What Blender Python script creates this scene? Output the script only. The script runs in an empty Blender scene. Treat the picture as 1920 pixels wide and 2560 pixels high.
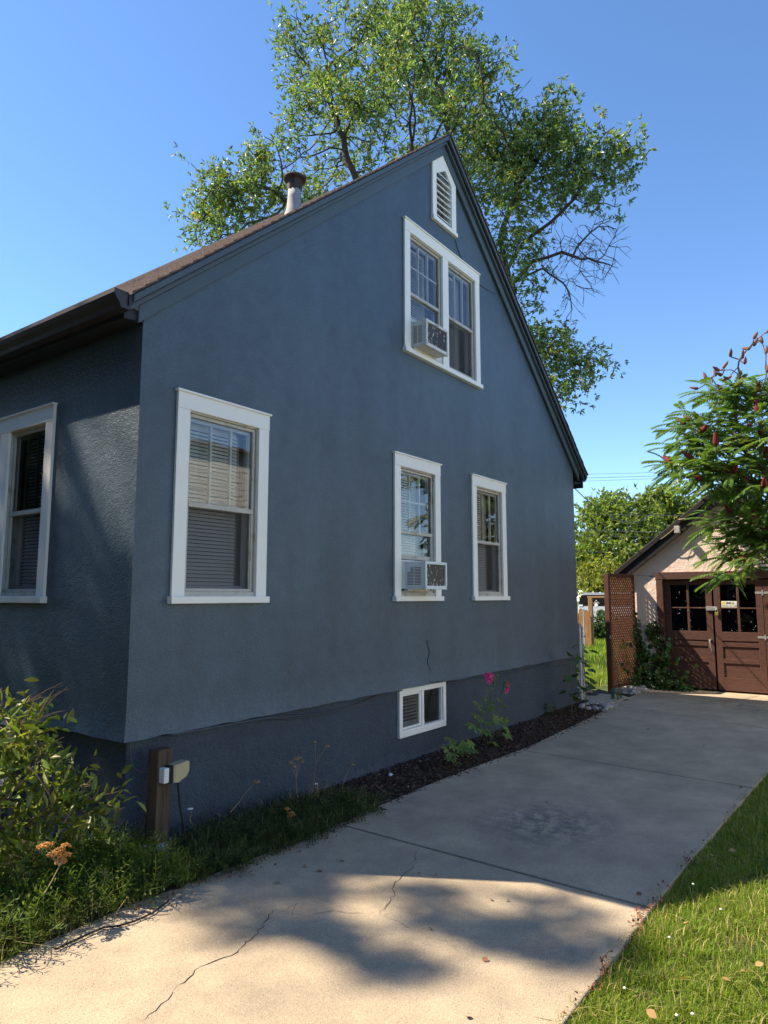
import bpy, bmesh, math, random
import numpy as np
from mathutils import Vector, Matrix, geometry, kdtree

# ------------------------------------------------------------------ camera, sky, sun, exposure
SC = bpy.context.scene
COL = SC.collection
R_ = math.radians
CAM = Vector((-2.9845, -4.3799, 1.8))
YAW, PITCH, FPX = R_(35.933), R_(6.8824), 1741.84
_F = Vector((math.cos(YAW)*math.cos(PITCH), math.sin(YAW)*math.cos(PITCH), math.sin(PITCH)))
_R = Vector((math.sin(YAW), -math.cos(YAW), 0.0))
_U = _R.cross(_F)
cd = bpy.data.cameras.new('camera')
cd.sensor_fit = 'AUTO'; cd.sensor_width = 36.0; cd.lens = 36.0*FPX/2560.0
cd.clip_start = 0.05; cd.clip_end = 2000
cam = bpy.data.objects.new('camera', cd); COL.objects.link(cam)
cam.matrix_world = Matrix(((_R.x, _U.x, -_F.x, CAM.x), (_R.y, _U.y, -_F.y, CAM.y), (_R.z, _U.z, -_F.z, CAM.z), (0, 0, 0, 1)))
SC.camera = cam

KY = 0.76; KS = 0.42                                   # sun: metres along +x per metre of fall
SUN = Vector((-KS, KY, 1.0)).normalized()  # towards the sun
SUN_EL = math.asin(SUN.z); SUN_AZ = math.atan2(SUN.x, SUN.y)
W = bpy.data.worlds.new('World'); SC.world = W; W.use_nodes = True
nt = W.node_tree; nt.nodes.clear()
sky = nt.nodes.new('ShaderNodeTexSky'); sky.sky_type = 'NISHITA'; sky.sun_disc = False
sky.sun_elevation = SUN_EL; sky.sun_rotation = SUN_AZ
sky.altitude = 1500; sky.air_density = 1.0; sky.dust_density = 0.15; sky.ozone_density = 3.2
bg = nt.nodes.new('ShaderNodeBackground'); bg.inputs['Strength'].default_value = 0.13
wo = nt.nodes.new('ShaderNodeOutputWorld')
hsv = nt.nodes.new('ShaderNodeHueSaturation'); hsv.inputs['Saturation'].default_value = 1.10
nt.links.new(sky.outputs[0], hsv.inputs['Color']); nt.links.new(hsv.outputs[0], bg.inputs[0]); nt.links.new(bg.outputs[0], wo.inputs[0])
ld = bpy.data.lights.new('sun', 'SUN'); ld.energy = 4.6; ld.angle = R_(0.53); ld.color = (1.0, 0.87, 0.68)
sun = bpy.data.objects.new('sun', ld); COL.objects.link(sun)
sun.rotation_mode = 'QUATERNION'; sun.rotation_quaternion = SUN.to_track_quat('Z', 'Y')
SC.view_settings.view_transform = 'Standard'; SC.view_settings.look = 'None'
SC.view_settings.exposure = 1.15; SC.view_settings.gamma = 1.0

# ------------------------------------------------------------------ helpers
rng = np.random.default_rng(11)
random.seed(5)

def ray(u, v):                              # u, v in the photograph's 1920 x 2560 pixels
    return _F + _R*((u-960)/FPX) - _U*((v-1280)/FPX)
def px(u, v, x=None, y=None, z=None, d=None):   # measured point -> world, on a plane or at a horizontal distance
    r = ray(u, v)
    if x is not None: t = (x-CAM.x)/r.x
    elif y is not None: t = (y-CAM.y)/r.y
    elif z is not None: t = (z-CAM.z)/r.z
    else: t = d/math.hypot(r.x, r.y)
    return CAM + r*t
DS = 1920/1659.0

WL = {}
def thing(name, label, cat, loc=(0, 0, 0), group=None, kind=None):
    o = bpy.data.objects.new(name, None); COL.objects.link(o)
    o.location = loc; o.empty_display_size = 0.1
    o['label'] = label; o['category'] = cat
    if group: o['group'] = group
    if kind: o['kind'] = kind
    WL[o.name] = Vector(loc)
    return o
def tag(o, label, cat, group=None, kind=None):
    o['label'] = label; o['category'] = cat
    if group: o['group'] = group
    if kind: o['kind'] = kind
    return o

class MB:
    def __init__(s): s.v = []; s.f = []
    def add(s, vs, fs):
        b = len(s.v); s.v.extend([tuple(p) for p in vs]); s.f.extend([tuple(b+i for i in f) for f in fs]); return s
    def box(s, x0, x1, y0, y1, z0, z1):
        x0, x1 = min(x0, x1), max(x0, x1); y0, y1 = min(y0, y1), max(y0, y1); z0, z1 = min(z0, z1), max(z0, z1)
        v = [(x0, y0, z0), (x1, y0, z0), (x1, y1, z0), (x0, y1, z0), (x0, y0, z1), (x1, y0, z1), (x1, y1, z1), (x0, y1, z1)]
        return s.add(v, [(3, 2, 1, 0), (4, 5, 6, 7), (0, 1, 5, 4), (1, 2, 6, 5), (2, 3, 7, 6), (3, 0, 4, 7)])
    def obox(s, c, ax, ay, az):             # centre and three half-axis vectors
        c, ax, ay, az = Vector(c), Vector(ax), Vector(ay), Vector(az)
        v = [c+ax*i+ay*j+az*k for k in (-1, 1) for i, j in ((-1, -1), (1, -1), (1, 1), (-1, 1))]
        return s.add(v, [(3, 2, 1, 0), (4, 5, 6, 7), (0, 1, 5, 4), (1, 2, 6, 5), (2, 3, 7, 6), (3, 0, 4, 7)])
    def prism(s, poly, ext):
        ext = Vector(ext); n = len(poly); p = [Vector(q) for q in poly]
        fs = [tuple(range(n))[::-1], tuple(range(n, 2*n))]
        fs += [(i, (i+1) % n, n+(i+1) % n, n+i) for i in range(n)]
        return s.add(p+[q+ext for q in p], fs)
    def bar(s, a, b, w, h, up=(0, 0, 1)):   # rectangular bar from a to b
        a, b = Vector(a), Vector(b); d = (b-a); L = d.length; d.normalize()
        u = Vector(up); sd = d.cross(u)
        if sd.length < 1e-4: sd = d.cross(Vector((1, 0, 0)))
        sd.normalize(); u = sd.cross(d)
        return s.obox((a+b)/2, d*L/2, sd*w/2, u*h/2)
    def tube(s, pts, rad, n=8, cap=True):
        pts = [Vector(p) for p in pts]
        if not hasattr(rad, '__len__'): rad = [rad]*len(pts)
        b = len(s.v); prev = None
        for i, p in enumerate(pts):
            d = (pts[min(i+1, len(pts)-1)]-pts[max(i-1, 0)])
            if d.length < 1e-9: d = Vector((0, 0, 1))
            d.normalize()
            if prev is None:
                a = d.orthogonal().normalized()
            else:
                a = prev-d*prev.dot(d)
                a = a.normalized() if a.length > 1e-6 else d.orthogonal().normalized()
            prev = a; c = d.cross(a)
            for k in range(n):
                t = 2*math.pi*k/n
                s.v.append(tuple(p+(a*math.cos(t)+c*math.sin(t))*rad[i]))
        for i in range(len(pts)-1):
            for k in range(n):
                k2 = (k+1) % n
                s.f.append((b+i*n+k, b+i*n+k2, b+(i+1)*n+k2, b+(i+1)*n+k))
        if cap:
            s.f.append(tuple(b+k for k in range(n))[::-1]); e = b+(len(pts)-1)*n
            s.f.append(tuple(e+k for k in range(n)))
        return s
    def lathe(s, prof, c, n=20):            # profile of (r, z) about a vertical axis at c
        c = Vector(c); b = len(s.v)
        for r, z in prof:
            for k in range(n):
                t = 2*math.pi*k/n; s.v.append((c.x+r*math.cos(t), c.y+r*math.sin(t), c.z+z))
        for i in range(len(prof)-1):
            for k in range(n):
                k2 = (k+1) % n; s.f.append((b+i*n+k, b+i*n+k2, b+(i+1)*n+k2, b+(i+1)*n+k))
        s.f.append(tuple(b+k for k in range(n))[::-1]); e = b+(len(prof)-1)*n
        s.f.append(tuple(e+k for k in range(n)))
        return s
    def blob(s, c, rx, ry, rz, seed=0, amp=.15, seg=(10, 7)):
        r = random.Random(seed); nu, nv = seg; b = len(s.v); c = Vector(c)
        ph = [r.uniform(0, 6.28) for _ in range(6)]
        def k(t, p): return 1+amp*(math.sin(2*t+ph[0])*math.sin(p+ph[1])+.6*math.sin(3*t+ph[2])*math.sin(2*p+ph[3])+.4*math.sin(5*t+ph[4]))
        s.v.append(tuple(c-Vector((0, 0, rz))))
        for j in range(1, nv):
            p = math.pi*j/nv
            for i in range(nu):
                t = 2*math.pi*i/nu; m = k(t, p)
                s.v.append((c.x+rx*m*math.sin(p)*math.cos(t), c.y+ry*m*math.sin(p)*math.sin(t), c.z-rz*math.cos(p)*(.5+.5*m)))
        s.v.append(tuple(c+Vector((0, 0, rz)))); top = len(s.v)-1
        for i in range(nu):
            i2 = (i+1) % nu; s.f.append((b, b+1+i2, b+1+i))
            for j in range(nv-2):
                q = b+1+j*nu; s.f.append((q+i, q+i2, q+nu+i2, q+nu+i))
            q = b+1+(nv-2)*nu; s.f.append((q+i, q+i2, top))
        return s

def obj(name, mb, mat, parent=None, smooth=False, bevel=0, loc=None, kind=None, label=None):
    me = bpy.data.meshes.new(name)
    org = Vector(loc) if loc is not None else (WL[parent.name] if parent else Vector((0, 0, 0)))
    me.from_pydata([tuple(Vector(p)-org) for p in mb.v], [], mb.f)
    return _fin(name, me, mat, parent, smooth, bevel, loc, org, kind, label)
def _fin(name, me, mat, parent, smooth, bevel, loc, org, kind, label):
    for m in (mat if isinstance(mat, (list, tuple)) else [mat]): me.materials.append(m)
    if smooth:
        me.polygons.foreach_set('use_smooth', [True]*len(me.polygons))
    me.update()
    o = bpy.data.objects.new(name, me); COL.objects.link(o)
    if parent:
        o.parent = parent
    elif loc is not None: o.location = loc
    WL[o.name] = org
    if bevel:
        b = o.modifiers.new('bevel', 'BEVEL'); b.width = bevel; b.segments = 2; b.limit_method = 'ANGLE'; b.angle_limit = R_(40)
        b.harden_normals = False
    if kind: o['kind'] = kind
    if label: o['label'] = label
    return o
def npobj(name, V, F, mat, parent=None, smooth=False, loc=None, kind=None, label=None, mi=None):
    """V (n,3) array, F list of (m,k) index arrays"""
    org = Vector(loc) if loc is not None else (WL[parent.name] if parent else Vector((0, 0, 0)))
    me = bpy.data.meshes.new(name)
    V = np.asarray(V, np.float64)-np.array(org)
    F = [f for f in F if len(f)]
    nl = sum(f.size for f in F); npol = sum(len(f) for f in F)
    me.vertices.add(len(V)); me.vertices.foreach_set('co', V.astype(np.float32).ravel())
    me.loops.add(nl); me.loops.foreach_set('vertex_index', np.concatenate([f.ravel() for f in F]).astype(np.int32))
    tot = np.concatenate([np.full(len(f), f.shape[1]) for f in F]).astype(np.int32)
    st = np.concatenate([[0], np.cumsum(tot)[:-1]]).astype(np.int32)
    me.polygons.add(npol); me.polygons.foreach_set('loop_start', st); me.polygons.foreach_set('loop_total', tot)
    if mi is not None: me.polygons.foreach_set('material_index', np.asarray(mi, np.int32))
    me.update(calc_edges=True); me.validate()
    return _fin(name, me, mat, parent, smooth, 0, loc, org, kind, label)

def nrm(a): return a/np.maximum(np.linalg.norm(a, axis=-1, keepdims=True), 1e-9)
def frames(D, N):                           # rows: direction, side, normal
    D = nrm(D); S = nrm(np.cross(N, D)); Z = np.cross(D, S)
    return np.stack([D, S, Z], 1)
def inst(TV, TF, P, FR, S):                 # place a template on many frames
    TV = np.asarray(TV, float); n, k = len(P), len(TV)
    S = np.asarray(S, float)
    if S.ndim == 1: S = np.repeat(S[:, None], 3, 1)
    loc = TV[None]*S[:, None, :]
    V = np.einsum('nkj,njc->nkc', loc, FR)+np.asarray(P)[:, None, :]
    off = (np.arange(n)*k)[:, None, None]
    return V.reshape(-1, 3), [(np.asarray(f)[None]+off).reshape(-1, np.asarray(f).shape[1]) for f in TF]
def merge(parts):
    V = []; FF = {}; b = 0
    for v, fs in parts:
        V.append(v)
        for f in fs: FF.setdefault(f.shape[1], []).append(f+b)
        b += len(v)
    return np.concatenate(V), [np.concatenate(f) for f in FF.values()]
def rdir(n, up=0.0):
    d = nrm(rng.normal(size=(n, 3))); d[:, 2] += up; return nrm(d)
# leaf templates: x along, y across, z normal
LEAF4 = ([(0, 0, 0), (.45, .5, .10), (1, 0, -.05), (.45, -.5, .10)], [np.array([(0, 3, 2), (0, 2, 1)])])
LEAF8 = ([(0, 0, 0), (.25, .36, .05), (.55, .46, .06), (.8, .26, .0), (1, 0, -.10), (.8, -.26, .0), (.55, -.46, .06), (.25, -.36, .05), (.3, 0, -.03), (.65, 0, -.03)],
         [np.array([(0, 8, 1), (0, 7, 8), (4, 3, 9), (4, 9, 5), (9, 3, 2), (6, 5, 9)]), np.array([(8, 9, 2, 1), (7, 6, 9, 8)])])

# ------------------------------------------------------------------ materials
def _rgb(c): return (c[0], c[1], c[2], 1)
def M(name, c1, c2=None, scale=4.0, detail=5, rough=.6, spec=.4, bump=0, bscale=60, bdet=4, metal=0, transl=0, island=0, c3=None, s3=40, coat=0, hue=0, bump2=0, bscale2=8, stretch=None, bdist=.01):
    m = bpy.data.materials.new(name); m.use_nodes = True; t = m.node_tree; N = t.nodes; Lk = t.links
    p = N['Principled BSDF']; out = N['Material Output']
    p.inputs['Roughness'].default_value = rough; p.inputs['Metallic'].default_value = metal
    p.inputs['Specular IOR Level'].default_value = spec
    if coat: p.inputs['Coat Weight'].default_value = coat; p.inputs['Coat Roughness'].default_value = .25
    tc = N.new('ShaderNodeTexCoord'); vec = tc.outputs['Object']
    if stretch:
        mp = N.new('ShaderNodeMapping'); mp.inputs['Scale'].default_value = stretch; Lk.new(vec, mp.inputs[0]); vec = mp.outputs[0]
    col = None
    if c2 is not None:
        nz = N.new('ShaderNodeTexNoise'); nz.inputs['Scale'].default_value = scale; nz.inputs['Detail'].default_value = detail; nz.inputs['Roughness'].default_value = .6
        Lk.new(vec, nz.inputs['Vector'])
        rp = N.new('ShaderNodeValToRGB'); rp.color_ramp.elements[0].position = .32; rp.color_ramp.elements[1].position = .68
        rp.color_ramp.elements[0].color = _rgb(c1); rp.color_ramp.elements[1].color = _rgb(c2)
        Lk.new(nz.outputs['Fac'], rp.inputs['Fac']); col = rp.outputs['Color']
    if c3 is not None:
        nz3 = N.new('ShaderNodeTexNoise'); nz3.inputs['Scale'].default_value = s3; nz3.inputs['Detail'].default_value = 3; Lk.new(vec, nz3.inputs['Vector'])
        r3 = N.new('ShaderNodeValToRGB'); r3.color_ramp.elements[0].position = .56; r3.color_ramp.elements[1].position = .68
        Lk.new(nz3.outputs['Fac'], r3.inputs['Fac'])
        mx = N.new('ShaderNodeMix'); mx.data_type = 'RGBA'; Lk.new(r3.outputs['Color'], mx.inputs['Factor'])
        if col: Lk.new(col, mx.inputs[6])
        else: mx.inputs[6].default_value = _rgb(c1)
        mx.inputs[7].default_value = _rgb(c3); col = mx.outputs[2]
    if island:
        g = N.new('ShaderNodeNewGeometry'); hs = N.new('ShaderNodeHueSaturation')
        mr = N.new('ShaderNodeMapRange'); mr.inputs[3].default_value = 1-island; mr.inputs[4].default_value = 1+island
        Lk.new(g.outputs['Random Per Island'], mr.inputs[0]); Lk.new(mr.outputs[0], hs.inputs['Value'])
        if hue:
            ml = N.new('ShaderNodeMath'); ml.operation = 'MULTIPLY'; ml.inputs[1].default_value = 7.31; Lk.new(g.outputs['Random Per Island'], ml.inputs[0])
            fr = N.new('ShaderNodeMath'); fr.operation = 'FRACT'; Lk.new(ml.outputs[0], fr.inputs[0])
            m2 = N.new('ShaderNodeMapRange'); m2.inputs[3].default_value = .5-hue; m2.inputs[4].default_value = .5+hue; Lk.new(fr.outputs[0], m2.inputs[0]); Lk.new(m2.outputs[0], hs.inputs['Hue'])
        if col: Lk.new(col, hs.inputs['Color'])
        else: hs.inputs['Color'].default_value = _rgb(c1)
        col = hs.outputs['Color']
    if col: Lk.new(col, p.inputs['Base Color'])
    else: p.inputs['Base Color'].default_value = _rgb(c1)
    nrmo = None
    for b, sc_, dt in ((bump2, bscale2, 3), (bump, bscale, bdet)):
        if b:
            nb = N.new('ShaderNodeTexNoise'); nb.inputs['Scale'].default_value = sc_; nb.inputs['Detail'].default_value = dt; Lk.new(vec, nb.inputs['Vector'])
            bp = N.new('ShaderNodeBump'); bp.inputs['Strength'].default_value = b; bp.inputs['Distance'].default_value = bdist
            Lk.new(nb.outputs['Fac'], bp.inputs['Height'])
            if nrmo: Lk.new(nrmo, bp.inputs['Normal'])
            nrmo = bp.outputs[0]
    if nrmo: Lk.new(nrmo, p.inputs['Normal'])
    if transl:
        tr = N.new('ShaderNodeBsdfTranslucent'); mxs = N.new('ShaderNodeMixShader'); mxs.inputs[0].default_value = transl
        gm = N.new('ShaderNodeMix'); gm.data_type = 'RGBA'; gm.blend_type = 'MULTIPLY'; gm.inputs['Factor'].default_value = 1
        gm.inputs[7].default_value = (1.3, 1.35, .50, 1)
        if col: Lk.new(col, gm.inputs[6])
        else: gm.inputs[6].default_value = _rgb(c1)
        Lk.new(gm.outputs[2], tr.inputs[0])
        Lk.new(p.outputs[0], mxs.inputs[1]); Lk.new(tr.outputs[0], mxs.inputs[2]); Lk.new(mxs.outputs[0], out.inputs['Surface'])
    return m

def glass_mat(name, tint=(.90, .93, .93), refl_ior=1.75, dark=None):
    m = bpy.data.materials.new(name); m.use_nodes = True; t = m.node_tree; N = t.nodes; Lk = t.links
    N.remove(N['Principled BSDF']); out = N['Material Output']
    tr = N.new('ShaderNodeBsdfTransparent'); tr.inputs[0].default_value = _rgb(tint)
    gl = N.new('ShaderNodeBsdfGlossy'); gl.inputs['Roughness'].default_value = .015
    nb = N.new('ShaderNodeTexNoise'); nb.inputs['Scale'].default_value = 3.0; tc = N.new('ShaderNodeTexCoord'); Lk.new(tc.outputs['Object'], nb.inputs['Vector'])
    bp = N.new('ShaderNodeBump'); bp.inputs['Strength'].default_value = .06; bp.inputs['Distance'].default_value = .02; Lk.new(nb.outputs['Fac'], bp.inputs['Height']); Lk.new(bp.outputs[0], gl.inputs['Normal'])
    fr = N.new('ShaderNodeFresnel'); fr.inputs['IOR'].default_value = refl_ior
    mx = N.new('ShaderNodeMixShader'); Lk.new(fr.outputs[0], mx.inputs[0]); Lk.new(tr.outputs[0], mx.inputs[1]); Lk.new(gl.outputs[0], mx.inputs[2])
    Lk.new(mx.outputs[0], out.inputs['Surface'])
    return m
def screen_mat(name, col, alpha):
    m = bpy.data.materials.new(name); m.use_nodes = True; t = m.node_tree; N = t.nodes; Lk = t.links
    p = N['Principled BSDF']; p.inputs['Base Color'].default_value = _rgb(col); p.inputs['Roughness'].default_value = .8
    p.inputs['Alpha'].default_value = alpha
    return m

def stucco(name, c1, c2, dark, rough, fine, coarse, spec=.5):
    m = M(name, c1, c2, scale=1.3, detail=8, rough=rough, spec=spec, c3=dark, s3=2.6, bump=fine, bscale=85, bdet=3, bump2=coarse, bscale2=26, bdist=.012)
    t = m.node_tree                             # the dark mottles stay faint
    N, Lk = t.nodes, t.links; p = N['Principled BSDF']; src = p.inputs['Base Color'].links[0].from_socket
    tc = N.new('ShaderNodeTexCoord')
    for sc_, st, lo, hi, a, b in ((70, (1, 1, 1), .80, 1.16, .34, .66), (150, (1, 1, 1), .84, 1.12, .36, .64), (2.4, (1, 1, .22), .88, 1.08, .35, .65), (.55, (1, 1, 1), .96, 1.03, .35, .65), (7, (1, 1, 1), .91, 1.07, .35, .65)):
        mp = N.new('ShaderNodeMapping'); mp.inputs['Scale'].default_value = st; Lk.new(tc.outputs['Object'], mp.inputs[0])
        nz = N.new('ShaderNodeTexNoise'); nz.inputs['Scale'].default_value = sc_; nz.inputs['Detail'].default_value = 4; Lk.new(mp.outputs[0], nz.inputs['Vector'])
        mr = N.new('ShaderNodeMapRange'); mr.inputs[1].default_value = a; mr.inputs[2].default_value = b; mr.inputs[3].default_value = lo; mr.inputs[4].default_value = hi; Lk.new(nz.outputs['Fac'], mr.inputs[0])
        mx = N.new('ShaderNodeMix'); mx.data_type = 'RGBA'; mx.blend_type = 'MULTIPLY'; mx.inputs['Factor'].default_value = 1
        Lk.new(src, mx.inputs[6]); Lk.new(mr.outputs[0], mx.inputs[7]); src = mx.outputs[2]
    Lk.new(src, p.inputs['Base Color'])
    for n in t.nodes:
        if n.type == 'VALTORGB' and n.color_ramp.elements[0].position > .5:
            n.color_ramp.elements[1].color = (.7, .7, .7, 1); n.color_ramp.elements[0].position = .5; n.color_ramp.elements[1].position = .75
    return m
MAT = dict(
    stucco=stucco('blue_grey_stucco', (.063, .099, .134), (.078, .118, .157), (.050, .080, .111), .42, .55, .42, .5),
    found=stucco('foundation_stucco', (.038, .059, .088), (.049, .073, .105), (.033, .051, .077), .6, .9, .9),
    trimblue=M('blue_grey_trim', (.070, .100, .124), (.078, .110, .134), scale=6, rough=.5, bump=.1, bscale=30, stretch=(1, 1, 1)),
    white=M('white_trim', (.91, .88, .81), (.94, .91, .85), scale=9, rough=.45, bump=.08, bscale=40),
    alu=M('aged_aluminium', (.46, .43, .37), (.54, .51, .45), scale=12, rough=.45, spec=.5, c3=(.36, .31, .23), s3=9),
    wood_sash=M('sash_paint', (.76, .75, .72), (.80, .79, .76), scale=9, rough=.5),
    blind=M('blind_slat', (.84, .82, .78), (.88, .86, .82), scale=3, rough=.5),
    room=M('room_dark', (.12, .11, .10), (.15, .14, .13), rough=.9),
    drape=M('window_jamb', (.30, .28, .26), (.36, .34, .31), scale=8, rough=.7),
    shingle=M('brown_shingle', (.085, .058, .052), (.15, .105, .095), scale=14, rough=.9, bump=.8, bscale=120, c3=(.20, .15, .135), s3=60),
    gutter=M('dark_brown_gutter', (.036, .029, .037), (.045, .036, .045), scale=3, rough=.5, spec=.5),
    soffit=M('dark_soffit', (.022, .026, .036), (.028, .033, .045), scale=5, rough=.6),
    galv=M('galvanised_steel', (.42, .41, .39), (.55, .54, .51), scale=9, rough=.5, metal=.35, c3=(.30, .26, .22), s3=12),
    rust=M('rusty_cap', (.075, .058, .050), (.115, .085, .070), scale=14, rough=.8),
    cable=M('grey_cable', (.07, .075, .085), rough=.6),
    black=M('black_rubber', (.012, .012, .012), rough=.6),
    concrete=None,
    garage=M('pink_stucco', (.79, .615, .515), (.83, .66, .56), scale=2.0, rough=.9, spec=.2, bump=.45, bscale=60, bump2=.7, bscale2=13, bdist=.02),
    brown=M('brown_paint', (.074, .031, .021), (.102, .044, .031), scale=5, rough=.6, bump=.35, bscale=26, stretch=(1, 1, 6), c3=(.050, .023, .017), s3=9),
    rake=M('dark_brown_rake', (.010, .008, .008), (.016, .012, .011), scale=5, rough=.6),
    redwood=M('redwood_lattice', (.20, .082, .045), (.27, .12, .066), scale=8, rough=.75),
    redpost=M('dark_red_post', (.075, .026, .017), (.105, .038, .026), scale=6, rough=.7),
    post=M('weathered_wood', (.045, .031, .022), (.125, .085, .058), scale=3.0, detail=6, rough=.9, bump=.7, bscale=20, stretch=(9, 9, .8), c3=(.025, .016, .012), s3=5),
    fence=M('cedar_fence', (.22, .115, .045), (.33, .18, .07), scale=4, rough=.8, stretch=(5, 5, .7)),
    rock=M('river_rock', (.27, .25, .225), (.44, .41, .375), scale=7, rough=.8, bump=.3, bscale=30, island=.25),
    soil=M('soil', (.028, .020, .014), (.05, .036, .026), scale=9, rough=1, bump=.6, bscale=40),
    chip=M('mulch_chip', (.088, .050, .032), rough=.95, island=.85, hue=.02),
    palechip=M('pale_chip', (.40, .32, .24), rough=.9, island=.4),
    grassground=M('grass_ground', (.035, .055, .012), (.07, .09, .022), scale=6, rough=1, c3=(.10, .085, .035), s3=3),
    grass=M('grass_blade', (.21, .29, .032), rough=.5, spec=.3, transl=.42, island=.5, hue=.025),
    drygrass=M('dry_blade', (.40, .33, .14), rough=.7, transl=.3, island=.4),
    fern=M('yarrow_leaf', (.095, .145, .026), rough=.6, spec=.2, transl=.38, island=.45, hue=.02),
    shrubleaf=M('shrub_leaf', (.19, .235, .045), rough=.42, spec=.4, transl=.35, island=.5, hue=.035),
    ashleaf=M('ash_leaf', (.165, .240, .088), rough=.36, spec=.55, transl=.45, island=.55, hue=.035),
    yellowleaf=M('yellow_leaf', (.42, .33, .05), rough=.5, transl=.45, island=.3),
    farleaf=M('far_leaf', (.195, .260, .065), rough=.5, spec=.3, transl=.45, island=.5, hue=.03),
    darkleaf=M('dark_leaf', (.030, .046, .022), rough=.6, spec=.2, transl=.15, island=.4),
    slotgrey=M('grey_slot', (.15, .145, .14), rough=.8),
    weed=M('shade_toned_leaf', (.066, .088, .028), rough=.6, spec=.2, transl=.3, island=.5, hue=.03),  # yarrow green darkened to imitate shade; the bed grass uses it too
    farleaf2=M('far_leaf_yellow', (.26, .28, .06), rough=.5, spec=.3, transl=.45, island=.5, hue=.03),
    sumac=M('sumac_leaflet', (.115, .200, .042), rough=.40, spec=.5, transl=.35, island=.35, hue=.02),
    sumacfruit=M('sumac_fruit', (.15, .016, .018), (.24, .030, .026), scale=60, rough=.8, bump=.8, bscale=120),
    dryfruit=M('old_sumac_fruit', (.16, .075, .05), (.23, .11, .075), scale=60, rough=.9, bump=.8, bscale=120),
    vine=M('vine_leaf', (.050, .100, .022), rough=.45, transl=.35, island=.5, hue=.04),
    hollyleaf=M('hollyhock_leaf', (.17, .26, .065), rough=.55, transl=.35, island=.35, hue=.03),
    petal=M('magenta_petal', (.62, .028, .24), (.74, .06, .33), scale=30, rough=.5, transl=.25),
    stem=M('green_stem', (.12, .16, .05), rough=.6),
    twig=M('dry_twig', (.26, .175, .10), (.36, .26, .16), scale=20, rough=.8),
    bark=M('ash_bark', (.055, .040, .032), (.10, .075, .058), scale=14, rough=.95, bump=.6, bscale=30, stretch=(3, 3, 1)),
    sumacbark=M('sumac_bark', (.12, .085, .06), (.18, .13, .095), scale=14, rough=.9),
    yarrow=M('dry_yarrow_head', (.42, .18, .045), (.55, .27, .07), scale=40, rough=.9, bump=.6, bscale=150),
    tanhead=M('tan_seed_head', (.30, .20, .10), (.40, .28, .15), scale=40, rough=.9, bump=.6, bscale=150),
    acwhite=M('cream_plastic', (.66, .65, .61), (.72, .71, .67), scale=5, rough=.45),
    acnew=M('white_plastic', (.72, .74, .77), (.76, .78, .80), scale=5, rough=.35),
    coil=M('condenser_coil', (.045, .045, .05), (.075, .073, .076), scale=40, rough=.7, bump=.5, bscale=200, stretch=(1, 1, 6)),
    coiltan=M('dusty_coil', (.085, .075, .06), (.12, .105, .082), scale=40, rough=.7, bump=.5, bscale=200, stretch=(1, 1, 6)),
    foam=M('white_fleck', (.75, .74, .70), rough=.8),
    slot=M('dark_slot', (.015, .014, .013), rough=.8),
    cover=M('yellowed_plastic', (.52, .44, .27), (.58, .50, .33), scale=6, rough=.35, transl=.15),
    paleconc=M('pale_footing', (.42, .41, .39), (.5, .49, .47), scale=9, rough=.9),
    glass=None,
    brass=M('brass', (.60, .42, .13), rough=.35, metal=.7),
    steel=M('steel', (.50, .50, .50), rough=.4, metal=.6),
    ink=M('ink', (.015, .015, .015), rough=.6),
    yellow=M('sign_yellow', (.78, .60, .05), rough=.5),
    signwhite=M('sign_white', (.78, .77, .70), rough=.5),
    carwhite=M('white_car_paint', (.52, .55, .60), rough=.25, coat=.6),
    carglass=M('dark_car_glass', (.010, .011, .013), rough=.08, spec=.6),
    tyre=M('tyre', (.02, .02, .02), rough=.85),
    sidingwhite=M('pale_siding', (.80, .78, .72), (.84, .82, .76), scale=3, rough=.6),
    crack=M('crack_dark', (.03, .027, .024), rough=1),
    tanleaf=M('tan_leaf', (.46, .29, .12), rough=.8, transl=.2, island=.35, hue=.02),
    redweed=M('red_weed', (.20, .065, .035), rough=.8, island=.5, hue=.03),
    deadleaf=M('dead_leaf', (.24, .13, .06), rough=.8, island=.6, hue=.03),
    paper=M('paper_scrap', (.7, .7, .7), rough=.8),
)
MAT['glass'] = glass_mat('window_glass', refl_ior=2.0)
MAT['garageglass'] = glass_mat('dusty_garage_glass', tint=(.35, .36, .36), refl_ior=1.3)
MAT['screen'] = screen_mat('insect_screen', (.055, .052, .05), .55)

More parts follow.
